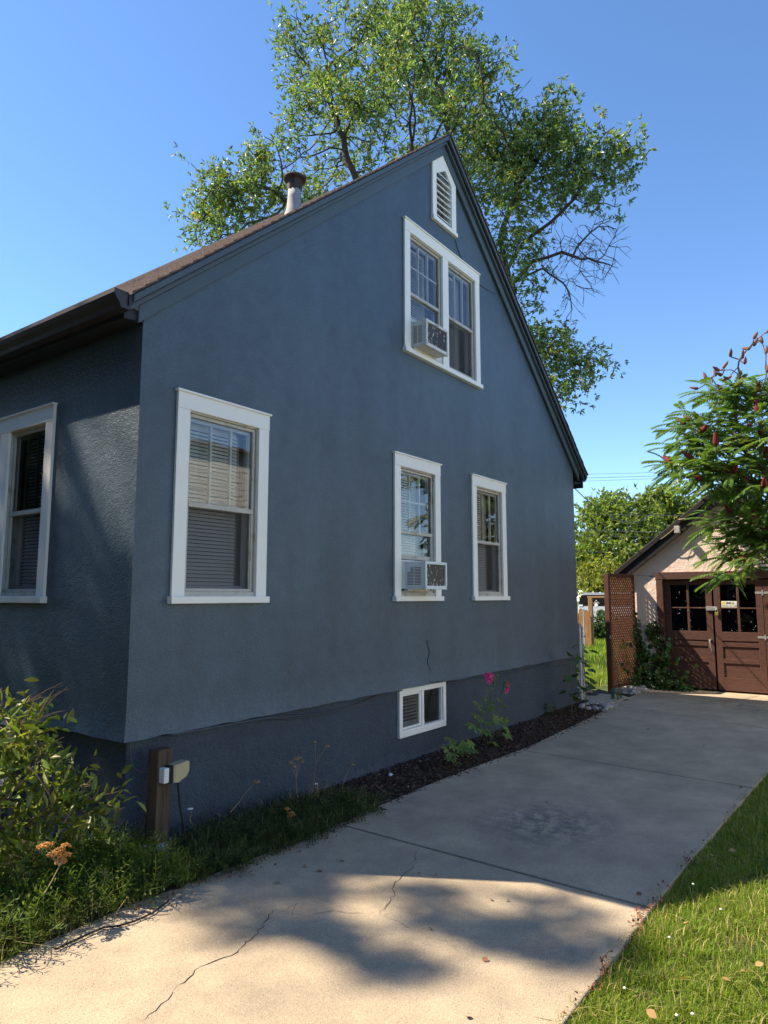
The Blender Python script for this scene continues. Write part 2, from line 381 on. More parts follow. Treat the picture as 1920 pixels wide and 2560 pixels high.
def concrete_mat():
    m = bpy.data.materials.new('driveway_concrete'); m.use_nodes = True; t = m.node_tree; N = t.nodes; Lk = t.links
    p = N['Principled BSDF']; p.inputs['Roughness'].default_value = .9; p.inputs['Specular IOR Level'].default_value = .25
    tc = N.new('ShaderNodeTexCoord'); O = tc.outputs['Object']
    def noise(sc, det=4, rough=.55):
        n = N.new('ShaderNodeTexNoise'); n.inputs['Scale'].default_value = sc; n.inputs['Detail'].default_value = det; n.inputs['Roughness'].default_value = rough; Lk.new(O, n.inputs['Vector']); return n.outputs['Fac']
    def ramp(f, a, b, c0, c1):
        r = N.new('ShaderNodeValToRGB'); r.color_ramp.elements[0].position = a; r.color_ramp.elements[1].position = b
        r.color_ramp.elements[0].color = _rgb(c0); r.color_ramp.elements[1].color = _rgb(c1); Lk.new(f, r.inputs[0]); return r.outputs[0]
    def mix(fac, a, b, mode='MIX', f=1.0):
        x = N.new('ShaderNodeMix'); x.data_type = 'RGBA'; x.blend_type = mode
        if fac is None: x.inputs['Factor'].default_value = f
        else: Lk.new(fac, x.inputs['Factor'])
        for s_, i in ((a, 6), (b, 7)):
            if isinstance(s_, tuple): x.inputs[i].default_value = _rgb(s_)
            else: Lk.new(s_, x.inputs[i])
        return x.outputs[2]
    base = ramp(noise(.9, 6), .3, .7, (.465, .38, .275), (.54, .44, .32))
    base = mix(None, base, ramp(noise(230, 2), .3, .7, (.55, .55, .56), (1.34, 1.33, 1.30)), 'MULTIPLY')
    base = mix(None, base, ramp(noise(70, 3, .7), .34, .66, (.84, .83, .82), (1.10, 1.10, 1.10)), 'MULTIPLY')
    # aggregate showing: dark and brownish grains
    vo = N.new('ShaderNodeTexVoronoi'); vo.inputs['Scale'].default_value = 75; Lk.new(O, vo.inputs['Vector'])
    g = ramp(vo.outputs['Distance'], .12, .22, (1, 1, 1), (0, 0, 0))
    sel = N.new('ShaderNodeSeparateColor'); Lk.new(vo.outputs['Color'], sel.inputs[0])
    gt = N.new('ShaderNodeMath'); gt.operation = 'GREATER_THAN'; gt.inputs[1].default_value = .62; Lk.new(sel.outputs[0], gt.inputs[0])
    mm = N.new('ShaderNodeMath'); mm.operation = 'MULTIPLY'; Lk.new(g, mm.inputs[0]); Lk.new(gt.outputs[0], mm.inputs[1])
    m7 = N.new('ShaderNodeMath'); m7.operation = 'MULTIPLY'; m7.inputs[1].default_value = .85; Lk.new(mm.outputs[0], m7.inputs[0])
    base = mix(m7.outputs[0], base, (.17, .135, .105))
    # large weathering
    base = mix(None, base, ramp(noise(2.2, 8, .7), .35, .65, (.76, .76, .77), (1.08, 1.07, 1.05)), 'MULTIPLY')
    base = mix(None, base, ramp(noise(.35, 4, .6), .35, .7, (.86, .87, .87), (1.04, 1.03, 1.02)), 'MULTIPLY')
    # spalled dark stain in the second slab
    mp = N.new('ShaderNodeMapping'); mp.inputs['Location'].default_value = (-2.45, 2.02, 0); mp.vector_type = 'POINT'; Lk.new(O, mp.inputs[0])
    sc_ = N.new('ShaderNodeVectorMath'); sc_.operation = 'MULTIPLY'; sc_.inputs[1].default_value = (1.35, 1.55, 0); Lk.new(mp.outputs[0], sc_.inputs[0])
    ln = N.new('ShaderNodeVectorMath'); ln.operation = 'LENGTH'; Lk.new(sc_.outputs[0], ln.inputs[0])
    rg = N.new('ShaderNodeMapRange'); rg.inputs[1].default_value = .25; rg.inputs[2].default_value = 1.0; rg.inputs[3].default_value = 1; rg.inputs[4].default_value = 0; Lk.new(ln.outputs['Value'], rg.inputs[0])
    st = ramp(noise(9, 9, .78), .46, .54, (0, 0, 0), (.85, .85, .85))
    mu = N.new('ShaderNodeMath'); mu.operation = 'MULTIPLY'; Lk.new(rg.outputs[0], mu.inputs[0]); Lk.new(st, mu.inputs[1])
    base = mix(mu.outputs[0], base, (.165, .15, .135))
    # oily patch by the garage
    mp2 = N.new('ShaderNodeMapping'); mp2.inputs['Location'].default_value = (-10.2, 2.6, 0); Lk.new(O, mp2.inputs[0])
    l2 = N.new('ShaderNodeVectorMath'); l2.operation = 'LENGTH'; Lk.new(mp2.outputs[0], l2.inputs[0])
    r2 = N.new('ShaderNodeMapRange'); r2.inputs[1].default_value = .2; r2.inputs[2].default_value = 1.3; r2.inputs[3].default_value = .8; r2.inputs[4].default_value = 0; Lk.new(l2.outputs['Value'], r2.inputs[0])
    mu2 = N.new('ShaderNodeMath'); mu2.operation = 'MULTIPLY'; Lk.new(r2.outputs[0], mu2.inputs[0]); Lk.new(ramp(noise(7, 6), .5, .62, (0, 0, 0), (1, 1, 1)), mu2.inputs[1])
    base = mix(mu2.outputs[0], base, (.15, .14, .13))
    Lk.new(base, p.inputs['Base Color'])
    b1 = N.new('ShaderNodeBump'); b1.inputs['Strength'].default_value = .5; b1.inputs['Distance'].default_value = .004; Lk.new(noise(160, 3), b1.inputs['Height'])
    b2 = N.new('ShaderNodeBump'); b2.inputs['Strength'].default_value = .6; b2.inputs['Distance'].default_value = .004; b2.invert = True; Lk.new(mm.outputs[0], b2.inputs['Height']); Lk.new(b1.outputs[0], b2.inputs['Normal'])
    Lk.new(b2.outputs[0], p.inputs['Normal'])
    return m
MAT['concrete'] = concrete_mat()
# ------------------------------------------------------------------ ground
def sheet(name, poly, z, mat, kind='structure', thick=None):
    mb = MB()
    if thick: mb.prism([(x, y, z-thick) for x, y in poly], (0, 0, thick))
    else: mb.add([(x, y, z) for x, y in poly], [tuple(range(len(poly)))])
    return obj(name, mb, mat, kind=kind, bevel=.006 if thick else 0)
sheet('ground', [(-150, -150), (250, -150), (250, 150), (-150, 150)], -0.06, MAT['grassground'])
# planting bed between the wall and the driveway (bark mulch over soil, mounded against the wall)
mb = MB(); nx, ny = 110, 12
for i in range(nx+1):
    x = -3.0+i*(13.6)/nx
    for j in range(ny+1):
        y = .35-1.1*j/ny
        h = .012*math.sin(x*5.1+y*7)+.010*math.sin(x*11.3-y*13)
        mb.v.append((x, y, -.022+.035*(1-j/ny)+h))
for i in range(nx):
    for j in range(ny):
        a = i*(ny+1)+j; mb.f.append((a, a+1, a+ny+2, a+ny+1))
obj('planting_bed', mb, MAT['soil'], smooth=True, kind='structure')
mb = MB()                                   # front-yard bed left of the house corner
mb.add([(-6, -.62, -.02), (-.0, -.62, -.02), (-.0, 4, -.015), (-6, 4, -.015)], [(0, 1, 2, 3)])
obj('front_bed_soil', mb, MAT['soil'], kind='structure')

# driveway: four poured slabs with open joints, the far one flaring to the garage
def le(x):
    P = [(-6, -.70), (-1.1, -.68), (-.6, -.60), (0, -.66), (1.3, -.69), (1.9, -.655), (3.2, -.63), (5.1, -.70), (7.9, -.57), (9.6, -.42), (11.66, -.40)]
    for (a, b), (c, d) in zip(P, P[1:]):
        if a <= x <= c: return b+(d-b)*(x-a)/(c-a)
    return P[-1][1]
def ri(x): return -3.12-.03*max(0, x-2)*.9
def slab(xa, sa, xb, sb):                   # joint lines x = xa + sa*(y+.7)
    L, Rr = [], []
    for k in range(9):
        t = k/8
        xl = (xa+sa*0)*(1-t)+(xb+sb*0)*t; L.append((xl, le(xl)))
        yr = -3.13; xr = (xa+sa*(yr+.7))*(1-t)+(xb+sb*(yr+.7))*t; Rr.append((xr, ri(xr)))
    return L+Rr[::-1]
g = .011
dw = MB()
for a, b in (((-6, 0), (1.505-g, .04)), ((1.505+g, .04), (4.84-g, .095)), ((4.84+g, .095), (8.86-g, .40)), ((8.86+g, .40), (11.69, 0))):
    p = slab(a[0], a[1], b[0], b[1]); dw.prism([(x, y, -.10) for x, y in p], (0, 0, .10))
drive = obj('driveway', dw, MAT['concrete'], kind='structure', bevel=.008)
def crackline(name, pts, w, seed):
    r = random.Random(seed); pp = []
    for (a, b) in zip(pts, pts[1:]):
        n = max(2, int(math.dist(a, b)/.035))
        for k in range(n):
            t = k/n; pp.append((a[0]+(b[0]-a[0])*t+r.gauss(0, .008), a[1]+(b[1]-a[1])*t+r.gauss(0, .008)))
    pp.append(pts[-1]); m_ = MB(); vs = []
    for i, p in enumerate(pp):
        q = pp[min(i+1, len(pp)-1)]; o_ = pp[max(i-1, 0)]; d = Vector((q[0]-o_[0], q[1]-o_[1])).normalized(); n_ = Vector((-d.y, d.x))
        ww = .62*w*r.uniform(.15, 1.3)*min(1, .3+i/6, .3+(len(pp)-1-i)/6)
        vs += [(p[0]+n_.x*ww, p[1]+n_.y*ww, .002), (p[0]-n_.x*ww, p[1]-n_.y*ww, .002)]
    m_.add(vs, [(2*i, 2*i+1, 2*i+3, 2*i+2) for i in range(len(pp)-1)])
    return obj(name, m_, MAT['crack'], drive)
def gp(l): return [tuple(px(u*DS, v*DS, z=0)[:2]) for u, v in l]
crackline('crack', gp([(300, 2212), (370, 2150), (430, 2090), (500, 2065), (560, 2010), (590, 1965)]), .0045, 1)
crackline('crack', gp([(815, 1975), (845, 1945), (850, 1915), (890, 1870), (905, 1835)]), .0040, 2)
crackline('crack', gp([(640, 1985), (720, 1968), (815, 1975)]), .0022, 3)
crackline('crack', gp([(610, 1972), (640, 1950), (633, 1978)]), .003, 4)
crackline('crack', gp([(815, 1975), (900, 2010), (960, 2035), (1000, 2060)]), .0018, 5)
crackline('crack', gp([(1345, 1528), (1430, 1527), (1500, 1520), (1600, 1512), (1640, 1503)]), .012, 6)
# pale pad beside the gate
p4 = [(9.82, .34), (10.22, -.10), (9.86, -.46), (9.02, -.44), (8.96, -.02), (9.3, .42)]
sheet('concrete_pad', p4, .012, MAT['concrete'], thick=.08)

# ------------------------------------------------------------------ the house
L_, DEP = 8.69, 9.0
SLf, SLb = .846, .815                       # roof pitch of the front and the back slope
AX, AZ = 4.335, 7.79                        # ridge (top of the shingles at the rake)
H = thing('gable_house', 'tall blue grey stucco gable house with white trimmed windows beside the driveway', 'house')
def roofz(x): return AZ-SLf*(AX-x) if x < AX else AZ-SLb*(x-AX)
WT = lambda x: roofz(x)-.10                  # underside of the roof
WINS = dict(a=(.322, 1.298, 1.743, 3.394), b=(3.23, 4.194, 1.743, 3.394), c=(4.995, 5.975, 1.743, 3.394), u=(3.441, 5.282, 4.609, 6.256))
CS, HD, SL = .118, .145, .055               # casing, head, sill heights
def hole(w): x0, x1, z0, z1 = w; return (x0+CS, x1-CS, z0+SL, z1-HD)
VENT = (4.075, 4.662, 6.526)
def tess(polys, to3, mbx):
    tri = geometry.tessellate_polygon([[Vector((p[0], p[1], 0)) for p in pl] for pl in polys])
    flat = [p for pl in polys for p in pl]; mbx.add([to3(p) for p in flat], [tuple(t) for t in tri])
ZB, ZF = .80, 1.06
wm = MB()
outer = [(0, ZF), (L_, ZF), (L_, WT(L_)), (AX, WT(AX)), (0, WT(0))]
holes = []
for k, w in WINS.items():
    a, b, c, d = hole(w)
    if k == 'u':
        m0, m1 = 4.300, 4.440
        holes += [[(a, c), (m0, c), (m0, d), (a, d)], [(m1, c), (b, c), (b, d), (m1, d)]]
    else: holes.append([(a, c), (b, c), (b, d), (a, d)])
vx0, vx1, vz = 4.17, 4.55, 6.60
VTOP = lambda x: min(7.50-1.05*abs(x-4.36), 7.38)
holes.append([(vx0, vz), (vx1, vz), (vx1, 7.20), (vx0, 7.20)])
tess([outer]+holes, lambda p: (p[0], 0, p[1]), wm)
FW = [(1.265, 1.885), (2.045, 2.665)]         # the two sashes of the front window (y)
fz0, fz1 = 1.798, 3.245
fouter = [(0, ZF), (DEP, ZF), (DEP, WT(0)), (0, WT(0))]
tess([fouter]+[[(a, fz0), (b, fz0), (b, fz1), (a, fz1)] for a, b in FW], lambda p: (0, p[0], p[1]), wm)
wm.add([(L_, 0, ZB), (L_, DEP, ZB), (L_, DEP, WT(L_)), (L_, 0, WT(L_))], [(0, 1, 2, 3)])
wm.add([(0, DEP, ZB), (L_, DEP, ZB), (L_, DEP, WT(L_)), (AX, DEP, WT(AX)), (0, DEP, WT(0))], [(0, 1, 2, 3, 4)])
# flared bottom edge (front and gable sides)
NF = 5; rr = random.Random(3)
cols = [(0.0, 0.0)]
xs = [i*L_/60 for i in range(61)]; ys = [DEP-i*DEP/50 for i in range(51)]
path = [('f', y) for y in ys]+[('g', x) for x in xs[1:]]
rows = []
for kind_, s in path:
    col_ = []
    jz = rr.gauss(0, .003)
    for j in range(NF+1):
        t = j/NF; fl = .030*(t**2.2); z = ZF+(ZB-ZF)*t+(jz if j == NF else 0)
        if kind_ == 'f': col_.append((-fl, s-(fl if s == 0 else 0), z))
        else: col_.append((s, -fl, z))
    col_.append((col_[-1][0]+(.07 if kind_ == 'f' else 0), col_[-1][1]+(0 if kind_ == 'f' else .07)+(.07 if kind_ == 'f' and s == 0 else 0), ZB+.006+jz))
    rows.append(col_)
b = len(wm.v)
for c in rows: wm.v.extend(c)
n = NF+2
for i in range(len(rows)-1):
    for j in range(n-1): wm.f.append((b+i*n+j, b+i*n+j+1, b+(i+1)*n+j+1, b+(i+1)*n+j))
obj('wall', wm, MAT['stucco'], H)
# foundation
BW = (3.354, 4.326, .278, .800)
fm = MB(); FO = .035
tess([[(FO, -.2), (L_-.02, -.2), (L_-.02, .86), (FO, .86)], [(BW[0]+.05, BW[2]+.05), (BW[1]-.05, BW[2]+.05), (BW[1]-.05, BW[3]-.05), (BW[0]+.05, BW[3]-.05)]], lambda p: (p[0], FO, p[1]), fm)
fm.add([(FO, FO, -.2), (FO, DEP, -.2), (FO, DEP, .86), (FO, FO, .86)], [(0, 1, 2, 3)])
fm.add([(L_-.02, FO, -.2), (L_-.02, DEP, -.2), (L_-.02, DEP, .86), (L_-.02, FO, .86)], [(0, 1, 2, 3)])
obj('foundation', fm, MAT['found'], H)
# smeared parging at the foot of the foundation
pm = MB(); r = random.Random(8)
for (x0, x1, zz) in ((1.5, 2.35, .16), (2.35, 3.0, .10), (2.9, 3.5, .15), (3.5, 4.6, .06), (5.0, 7.2, .05)):
    N_ = 18; top = [(x0+(x1-x0)*i/N_, FO-.006-.004*math.sin(i), zz*(.35+.65*math.sin(math.pi*min(1, (i+1)/N_*.9))**.6)+r.gauss(0, .006)) for i in range(N_+1)]
    bot = [(p[0], FO-.030, -.05) for p in top]; bk = [(p[0], FO+.01, p[2]+.006) for p in top]
    pm.add(bot+top+bk, [(i, i+1, N_+2+i, N_+1+i) for i in range(N_)]+[(N_+1+i, N_+2+i, 2*N_+3+i, 2*N_+2+i) for i in range(N_)])
obj('foundation_patch', pm, MAT['found'], H, label='smeared mortar patches along the foot of the foundation')
# roof: two thick shingled slopes with a real edge
OVF, OVB = -.20, 9.05                        # eaves in x
RY0, RY1 = -.125, DEP+.15
rm = MB(); SAG = .072                       # the field of the roof lies a little below the raised rake edge
for xe, s in ((OVF, 1), (OVB, -1)):
    n_ = 44
    for i in range(n_):                      # lapped courses
        t0, t1 = i/n_, (i+1)/n_
        xa, xb = xe+(AX-xe)*t0, xe+(AX-xe)*t1
        za, zb = roofz(xa), roofz(xb)
        rj = random.Random(i*7+s).uniform(-.004, .004)
        rm.prism([(xa, RY0-.022+rj, za+.004), (xb, RY0-.022+rj, zb-.008), (xb, RY0-.022+rj, zb-.022), (xa, RY0-.022+rj, za-.016)], (0, .17, 0))
        rm.prism([(xa, RY0+.15, za+.004-SAG), (xb, RY0+.15, zb-.008-SAG), (xb, RY0+.15, zb-.022-SAG), (xa, RY0+.15, za-.016-SAG)], (0, RY1-RY0, 0))
roof = obj('roof', rm, MAT['shingle'], H)
dk = MB()                                   # boarded deck and soffit
for xe in (OVF, OVB):
    dk.prism([(xe, RY0+.01, roofz(xe)-.026), (AX, RY0+.01, AZ-.026), (AX, RY0+.01, AZ-.098), (xe, RY0+.01, roofz(xe)-.098)], (0, .12, 0))
    dk.prism([(xe, RY0+.135, roofz(xe)-.075), (AX, RY0+.135, AZ-.075), (AX, RY0+.135, AZ-.098), (xe, RY0+.135, roofz(xe)-.098)], (0, RY1-RY0-.02, 0))
obj('roof_deck', dk, MAT['soffit'], roof)
# rake boards: a wide frieze on the wall and a moulding under the shingles
for xe, xw in ((-.05, 0.0), (8.93, L_)):
    rk = MB()
    def band(h0, h1, y0, y1, xs_, xlow):
        p = [(xs_, roofz(xs_)-h0), (AX, AZ-h0), (AX, AZ-h1), (xs_, roofz(xs_)-h1)]
        rk.prism([(q[0], y0, q[1]) for q in p], (0, y1-y0, 0))
    xs_ = xe-(.12 if xe < 1 else -.10)
    band(.026, .085, RY0-.004, RY0+.045, xs_, xw)
    band(.088, .135, -.088, -.040, xs_, xw)
    band(.137, .275, -.046, -.004, xs_+(.10 if xe < 1 else -.16), xw)
    if xe < 1: rk.prism([(-.003, -.040, 3.868), (-.165, -.040, roofz(-.165)-.09), (.06, -.040, roofz(.06)-.09), (.06, -.040, 3.92)], (0, .021, 0))
    obj('rake_board', rk, MAT['trimblue'], H, bevel=.006)
# rake soffit return under the moulding so the overhang is closed
for xe in (-.17, 8.99):
    rs = MB()
    p = [(xe, roofz(xe)-.095), (AX, AZ-.095), (AX, AZ-.110), (xe, roofz(xe)-.110)]
    rs.prism([(q[0], -.085, q[1]) for q in p], (0, .08, 0))
    obj('rake_soffit', rs, MAT['soffit'], H)
# boxed eave ends and fascia
ev = MB(); ev2 = MB()
zf = roofz(OVF)
ev.prism([(OVF+.025, -.02, zf-.09), (OVF+.025, -.02, zf-.155), (-.002, -.02, zf-.135), (-.002, -.02, roofz(0)-.10)], (0, RY1, 0))
zb_ = roofz(OVB)
ev2.box(OVB-.06, OVB-.03, -.06, RY1, zb_-.24, zb_-.10)
ev2.prism([(L_+.002, -.03, zb_-.18), (OVB-.03, -.03, zb_-.18), (OVB-.03, -.03, zb_-.16), (L_+.002, -.03, zb_-.16)], (0, RY1, 0))
obj('eave_fascia', ev, MAT['soffit'], H, bevel=.004); obj('eave_fascia', ev2, MAT['soffit'], H, bevel=.004)
# K-style gutters
def gutter(xb, dirx, y0, zt):
    m_ = MB(); pr = [(0, 0), (0, -.125), (.075, -.125), (.085, -.095), (.115, -.06), (.130, -.03), (.130, 0)]
    inn = [(.120, 0), (.120, -.028), (.106, -.056), (.077, -.09), (.069, -.115), (.006, -.115), (.006, 0)]
    poly = [(xb+dirx*a, y0, zt+c) for a, c in pr+inn]
    n_ = len(poly); m_.add(poly+[(p[0], RY1, p[2]) for p in poly], [(i, (i+1) % n_, n_+(i+1) % n_, n_+i) for i in range(n_)])
    m_.prism([(xb+dirx*a, y0-.003, zt+c) for a, c in pr], (0, .004, 0))
    return obj('gutter', m_, MAT['gutter'], H)
gutter(OVF+.02, -1, -.10, zf+.005)
gutter(OVB-.03, 1.9, -.05, zb_+.02)

def window(P, u0, u1, z0, z1, kind, outn, blind=True, gap=.16, trim=True, ac=None, side='r'):
    """P maps (u along wall, w outwards, z) to world; opening u0..u1, z0..z1 (inside the casing)"""
    def bx(m_, a0, a1, w0, w1, c0, c1):
        ps = [P(a, w, c) for a in (a0, a1) for w in (w0, w1) for c in (c0, c1)]
        m_.box(min(p[0] for p in ps), max(p[0] for p in ps), min(p[1] for p in ps), max(p[1] for p in ps), c0, c1)
    return bx
def win_unit(fr, P, u0, u1, z0, z1, lites_v=2, lites_h=0, raised=0.0, gap=.15, actop=None):
    """one double-hung opening with an aluminium storm: sashes, panes, screen, blind, dark room; parts go under the casing fr"""
    bx = window(P, u0, u1, z0, z1, None, None)
    a, b = u0, u1
    rev = MB()                               # reveal lining and sloped bottom
    bx(rev, a-.003, a+.010, -.16, .004, z0, z1); bx(rev, b-.010, b+.003, -.16, .004, z0, z1)
    bx(rev, a, b, -.16, .004, z1-.012, z1+.003); bx(rev, a, b, -.16, .008, z0-.003, z0+.035)
    obj('jamb', rev, MAT['alu'], fr)
    s = MB(); t = .026                       # storm frame
    A, B, C, D = a+.012, b-.012, z0+.036, z1-.014
    bx(s, A, A+t, -.045, -.012, C, D); bx(s, B-t, B, -.045, -.012, C, D); bx(s, A+t, B-t, -.045, -.012, D-t, D); bx(s, A+t, B-t, -.045, -.012, C, C+t)
    zm = (C+D)/2-.02+raised
    bx(s, A+t, B-t, -.040, -.006, zm-.020, zm+.020)
    bx(s, A+t, A+t+.010, -.036, -.020, C+t, zm-.02); bx(s, B-t-.010, B-t, -.036, -.020, C+t, zm-.02)
    obj('storm_frame', s, MAT['alu'], fr, bevel=.003)
    ss = MB(); w0, w1 = -.085, -.055         # wooden sash behind
    if actop: w0, w1 = -.086, -.056
    bx(ss, A, A+.040, w0, w1, zm, D); bx(ss, B-.040, B, w0, w1, zm, D); bx(ss, A+.04, B-.04, w0, w1, D-.05, D); bx(ss, A+.04, B-.04, w0, w1, zm-.018, zm+.022)
    bx(ss, A, A+.040, w0-.035, w1-.035, C, zm-.02); bx(ss, B-.040, B, w0-.035, w1-.035, C, zm-.02); bx(ss, A+.04, B-.04, w0-.035, w1-.035, C, C+.05)
    obj('sash', ss, MAT['wood_sash'], fr)
    mu = MB()
    for k in range(lites_v):
        x = A+.04+(B-A-.08)*(k+1)/(lites_v+1); bx(mu, x-.010, x+.010, -.060, -.033, zm+.022, D-.05)
    for k in range(lites_h):
        z = zm+(D-zm)*.5; bx(mu, A+.04, B-.04, -.058, -.035, z-.010, z+.010)
    obj('muntin', mu, MAT['wood_sash'], fr)
    pa = MB()
    q = [P(A+t, -.030, zm+.02), P(B-t, -.030, zm+.02), P(B-t, -.030, D-t), P(A+t, -.030, D-t)]
    nn = (Vector(q[1])-Vector(q[0])).cross(Vector(q[3])-Vector(q[0])); on = Vector(P(0, 1, 0))-Vector(P(0, 0, 0))
    pa.add(q, [(0, 1, 2, 3) if nn.dot(on) > 0 else (3, 2, 1, 0)])
    obj('pane', pa, MAT['glass'], fr)
    if actop:
        q = [P(A+t, -.034, actop+.06), P(B-t, -.034, actop+.06), P(B-t, -.034, zm-.02), P(A+t, -.034, zm-.02)]
        pa = MB(); pa.add(q, [(0, 1, 2, 3) if nn.dot(on) > 0 else (3, 2, 1, 0)]); obj('pane', pa, MAT['glass'], fr)
        pa = MB(); bx(pa, A+t, B-t, -.07, -.030, actop+.012, actop+.06); obj('sash', pa, MAT['alu'], fr)
    sc = MB()
    if not actop: sc.add([P(A+t, -.030, C+t), P(B-t, -.030, C+t), P(B-t, -.030, zm-.02), P(A+t, -.030, zm-.02)], [(0, 1, 2, 3)])
    if not actop: obj('insect_screen', sc, MAT['screen'], fr)
    bl = MB(); z = D-.07; e = b-gap*(b-a)
    while z > C+.02:
        ps = [P(a+.02, -.140, z), P(e, -.140, z), P(e, -.122, z-.027), P(a+.02, -.122, z-.027)]
        bl.add(ps, [(0, 1, 2, 3)]); z -= .0305
    bx(bl, a+.02, e, -.18, -.145, D-.07, D-.035)
    obj('blind', bl, MAT['blind'], fr)
    dr = MB(); bx(dr, e+.012, e+.012+(b-e)*.55, -.20, -.185, z0, z1)
    obj('side_casing', dr, MAT['drape'], fr)
    rmx = MB()                               # shallow backing box, coloured dark for the dim room
    ps = dict(a0=a-.25, a1=b+.25, w0=-.162, w1=-1.1, c0=z0-.25, c1=z1+.25)
    for f_ in (((ps['a0'], ps['w1']), (ps['a1'], ps['w1'])), ((ps['a0'], ps['w0']), (ps['a0'], ps['w1'])), ((ps['a1'], ps['w0']), (ps['a1'], ps['w1']))):
        rmx.add([P(*f_[0], ps['c0']), P(*f_[1], ps['c0']), P(*f_[1], ps['c1']), P(*f_[0], ps['c1'])], [(0, 1, 2, 3)])
    for c in (ps['c0'], ps['c1']):
        rmx.add([P(ps['a0'], ps['w0'], c), P(ps['a1'], ps['w0'], c), P(ps['a1'], ps['w1'], c), P(ps['a0'], ps['w1'], c)], [(0, 1, 2, 3)])
    for aa, ab, ca, cb in ((ps['a0'], a-.002, ps['c0'], ps['c1']), (b+.002, ps['a1'], ps['c0'], ps['c1']), (a, b, ps['c0'], z0-.002), (a, b, z1+.002, ps['c1'])):
        rmx.add([P(aa, ps['w0'], ca), P(ab, ps['w0'], ca), P(ab, ps['w0'], cb), P(aa, ps['w0'], cb)], [(0, 1, 2, 3)])
    obj('room', rmx, MAT['room'], fr)
def casing(P, x0, x1, z0, z1, mids=()):
    """white flat casing with a thin cap and a projecting sill; returns the window part"""
    bx = window(P, 0, 0, 0, 0, None, None); c = MB()
    pr = .026
    bx(c, x0, x0+CS, .001, pr, z0+SL, z1-HD); bx(c, x1-CS, x1, .001, pr, z0+SL, z1-HD)
    bx(c, x0-.002, x1+.002, .001, pr+.003, z1-HD, z1-.014)
    for m0, m1 in mids: bx(c, m0, m1, .001, pr, z0+SL, z1-HD)
    fr = obj('window', c, MAT['white'], H, bevel=.003)
    cp = MB(); bx(cp, x0-.016, x1+.016, .001, pr+.018, z1-.014, z1+.003)
    obj('head_cap', cp, MAT['white'], fr, bevel=.002)
    s = MB(); bx(s, x0-.018, x1+.018, -.03, .055, z0, z0+SL)
    obj('sill', s, MAT['white'], fr, bevel=.005)
    WL[fr.name] = Vector((0, 0, 0))
    return fr
PG = lambda u, w, z: (u, -w, z)              # gable wall
PF = lambda u, w, z: (-w, u, z)              # street-side wall
for k, (lv, lh, gap) in dict(a=(2, 0, .15), b=(2, 1, .30), c=(2, 0, .32)).items():
    w = WINS[k]; fr = casing(PG, *w); u0, u1, c0, c1 = hole(w)
    win_unit(fr, PG, u0, u1, c0, c1, lv, lh, gap=gap, actop=2.20 if k == 'b' else None)
w = WINS['u']; fr = casing(PG, *w, mids=[(4.300, 4.440)])
a, b, c, d = hole(w)
win_unit(fr, PG, a, 4.300, c, d, 2, 1, gap=.25, actop=5.04); win_unit(fr, PG, 4.440, b, c, d, 2, 0, gap=.32)
fr = casing(PF, 1.15, 2.78, 1.743, 3.394, mids=[(1.885, 2.045)])
for (a, b) in FW: win_unit(fr, PF, a, b, fz0, fz1, 2, 0, gap=.12)
# basement window: white vinyl slider
bx = window(PG, 0, 0, 0, 0, None, None)
PB = lambda u, w, z: (u, FO-w, z)
c = MB(); x0, x1, z0, z1 = BW
bx(c, x0, x0+.062, -.035, .030, z0, z1); bx(c, x1-.062, x1, -.035, .030, z0, z1); bx(c, x0+.062, x1-.062, -.035, .030, z1-.065, z1); bx(c, x0+.062, x1-.062, -.035, .030, z0, z0+.075)
bx(c, 3.815, 3.855, -.03, .022, z0+.075, z1-.065)
def mv(m_): m_.v = [(p[0], p[1]+FO, p[2]) for p in m_.v]
mv(c); fr = obj('window', c, MAT['white'], H, bevel=.004)
c = MB(); bx(c, 3.772, 3.815, -.03, .010, z0+.08, z1-.07); bx(c, 3.416, 3.440, -.03, .008, z0+.08, z1-.07); bx(c, 3.44, 3.772, -.03, .008, z1-.09, z1-.07); bx(c, 3.44, 3.772, -.03, .008, z0+.08, z0+.10)
mv(c); obj('sash', c, MAT['white'], fr, bevel=.002); c = MB()
bx(c, 4.250, 4.264, -.03, .006, z0+.075, z1-.065); mv(c); obj('glazing_stop', c, MAT['white'], fr, bevel=.002); c = MB(); bx(c, 3.855, 3.867, -.03, .006, z0+.075, z1-.065)
mv(c); obj('glazing_stop', c, MAT['white'], fr, bevel=.002)
c = MB(); c.add([PB(3.867, -.02, z0+.075), PB(4.25, -.02, z0+.075), PB(4.25, -.02, z1-.065), PB(3.867, -.02, z1-.065)], [(0, 1, 2, 3)])
obj('pane', c, MAT['glass'], fr)
c = MB(); c.add([PB(3.44, -.01, z0+.10), PB(3.772, -.01, z0+.10), PB(3.772, -.01, z1-.09), PB(3.44, -.01, z1-.09)], [(0, 1, 2, 3)])
obj('insect_screen', c, MAT['screen'], fr)
c = MB(); z = z1-.06
while z > z0+.14:
    c.add([PB(3.40, -.14, z), PB(4.07, -.14, z), PB(4.07, -.165, z-.030), PB(3.40, -.165, z-.030)], [(0, 1, 2, 3)]); z -= .038
c.add([PB(3.40, -.14, z), PB(4.07, -.13, z-.0), PB(4.085, -.10, z-.085), PB(3.40, -.15, z-.06)], [(0, 1, 2, 3)])
obj('blind', c, MAT['blind'], fr)
c = MB()
c.add([PB(3.2, -.9, 0.05), PB(4.5, -.9, .05), PB(4.5, -.9, .9), PB(3.2, -.9, .9)], [(0, 1, 2, 3)])
for xx in (3.3, 4.38): c.add([PB(xx, -.036, 0.05), PB(xx, -.9, .05), PB(xx, -.9, .9), PB(xx, -.036, .9)], [(0, 1, 2, 3)])
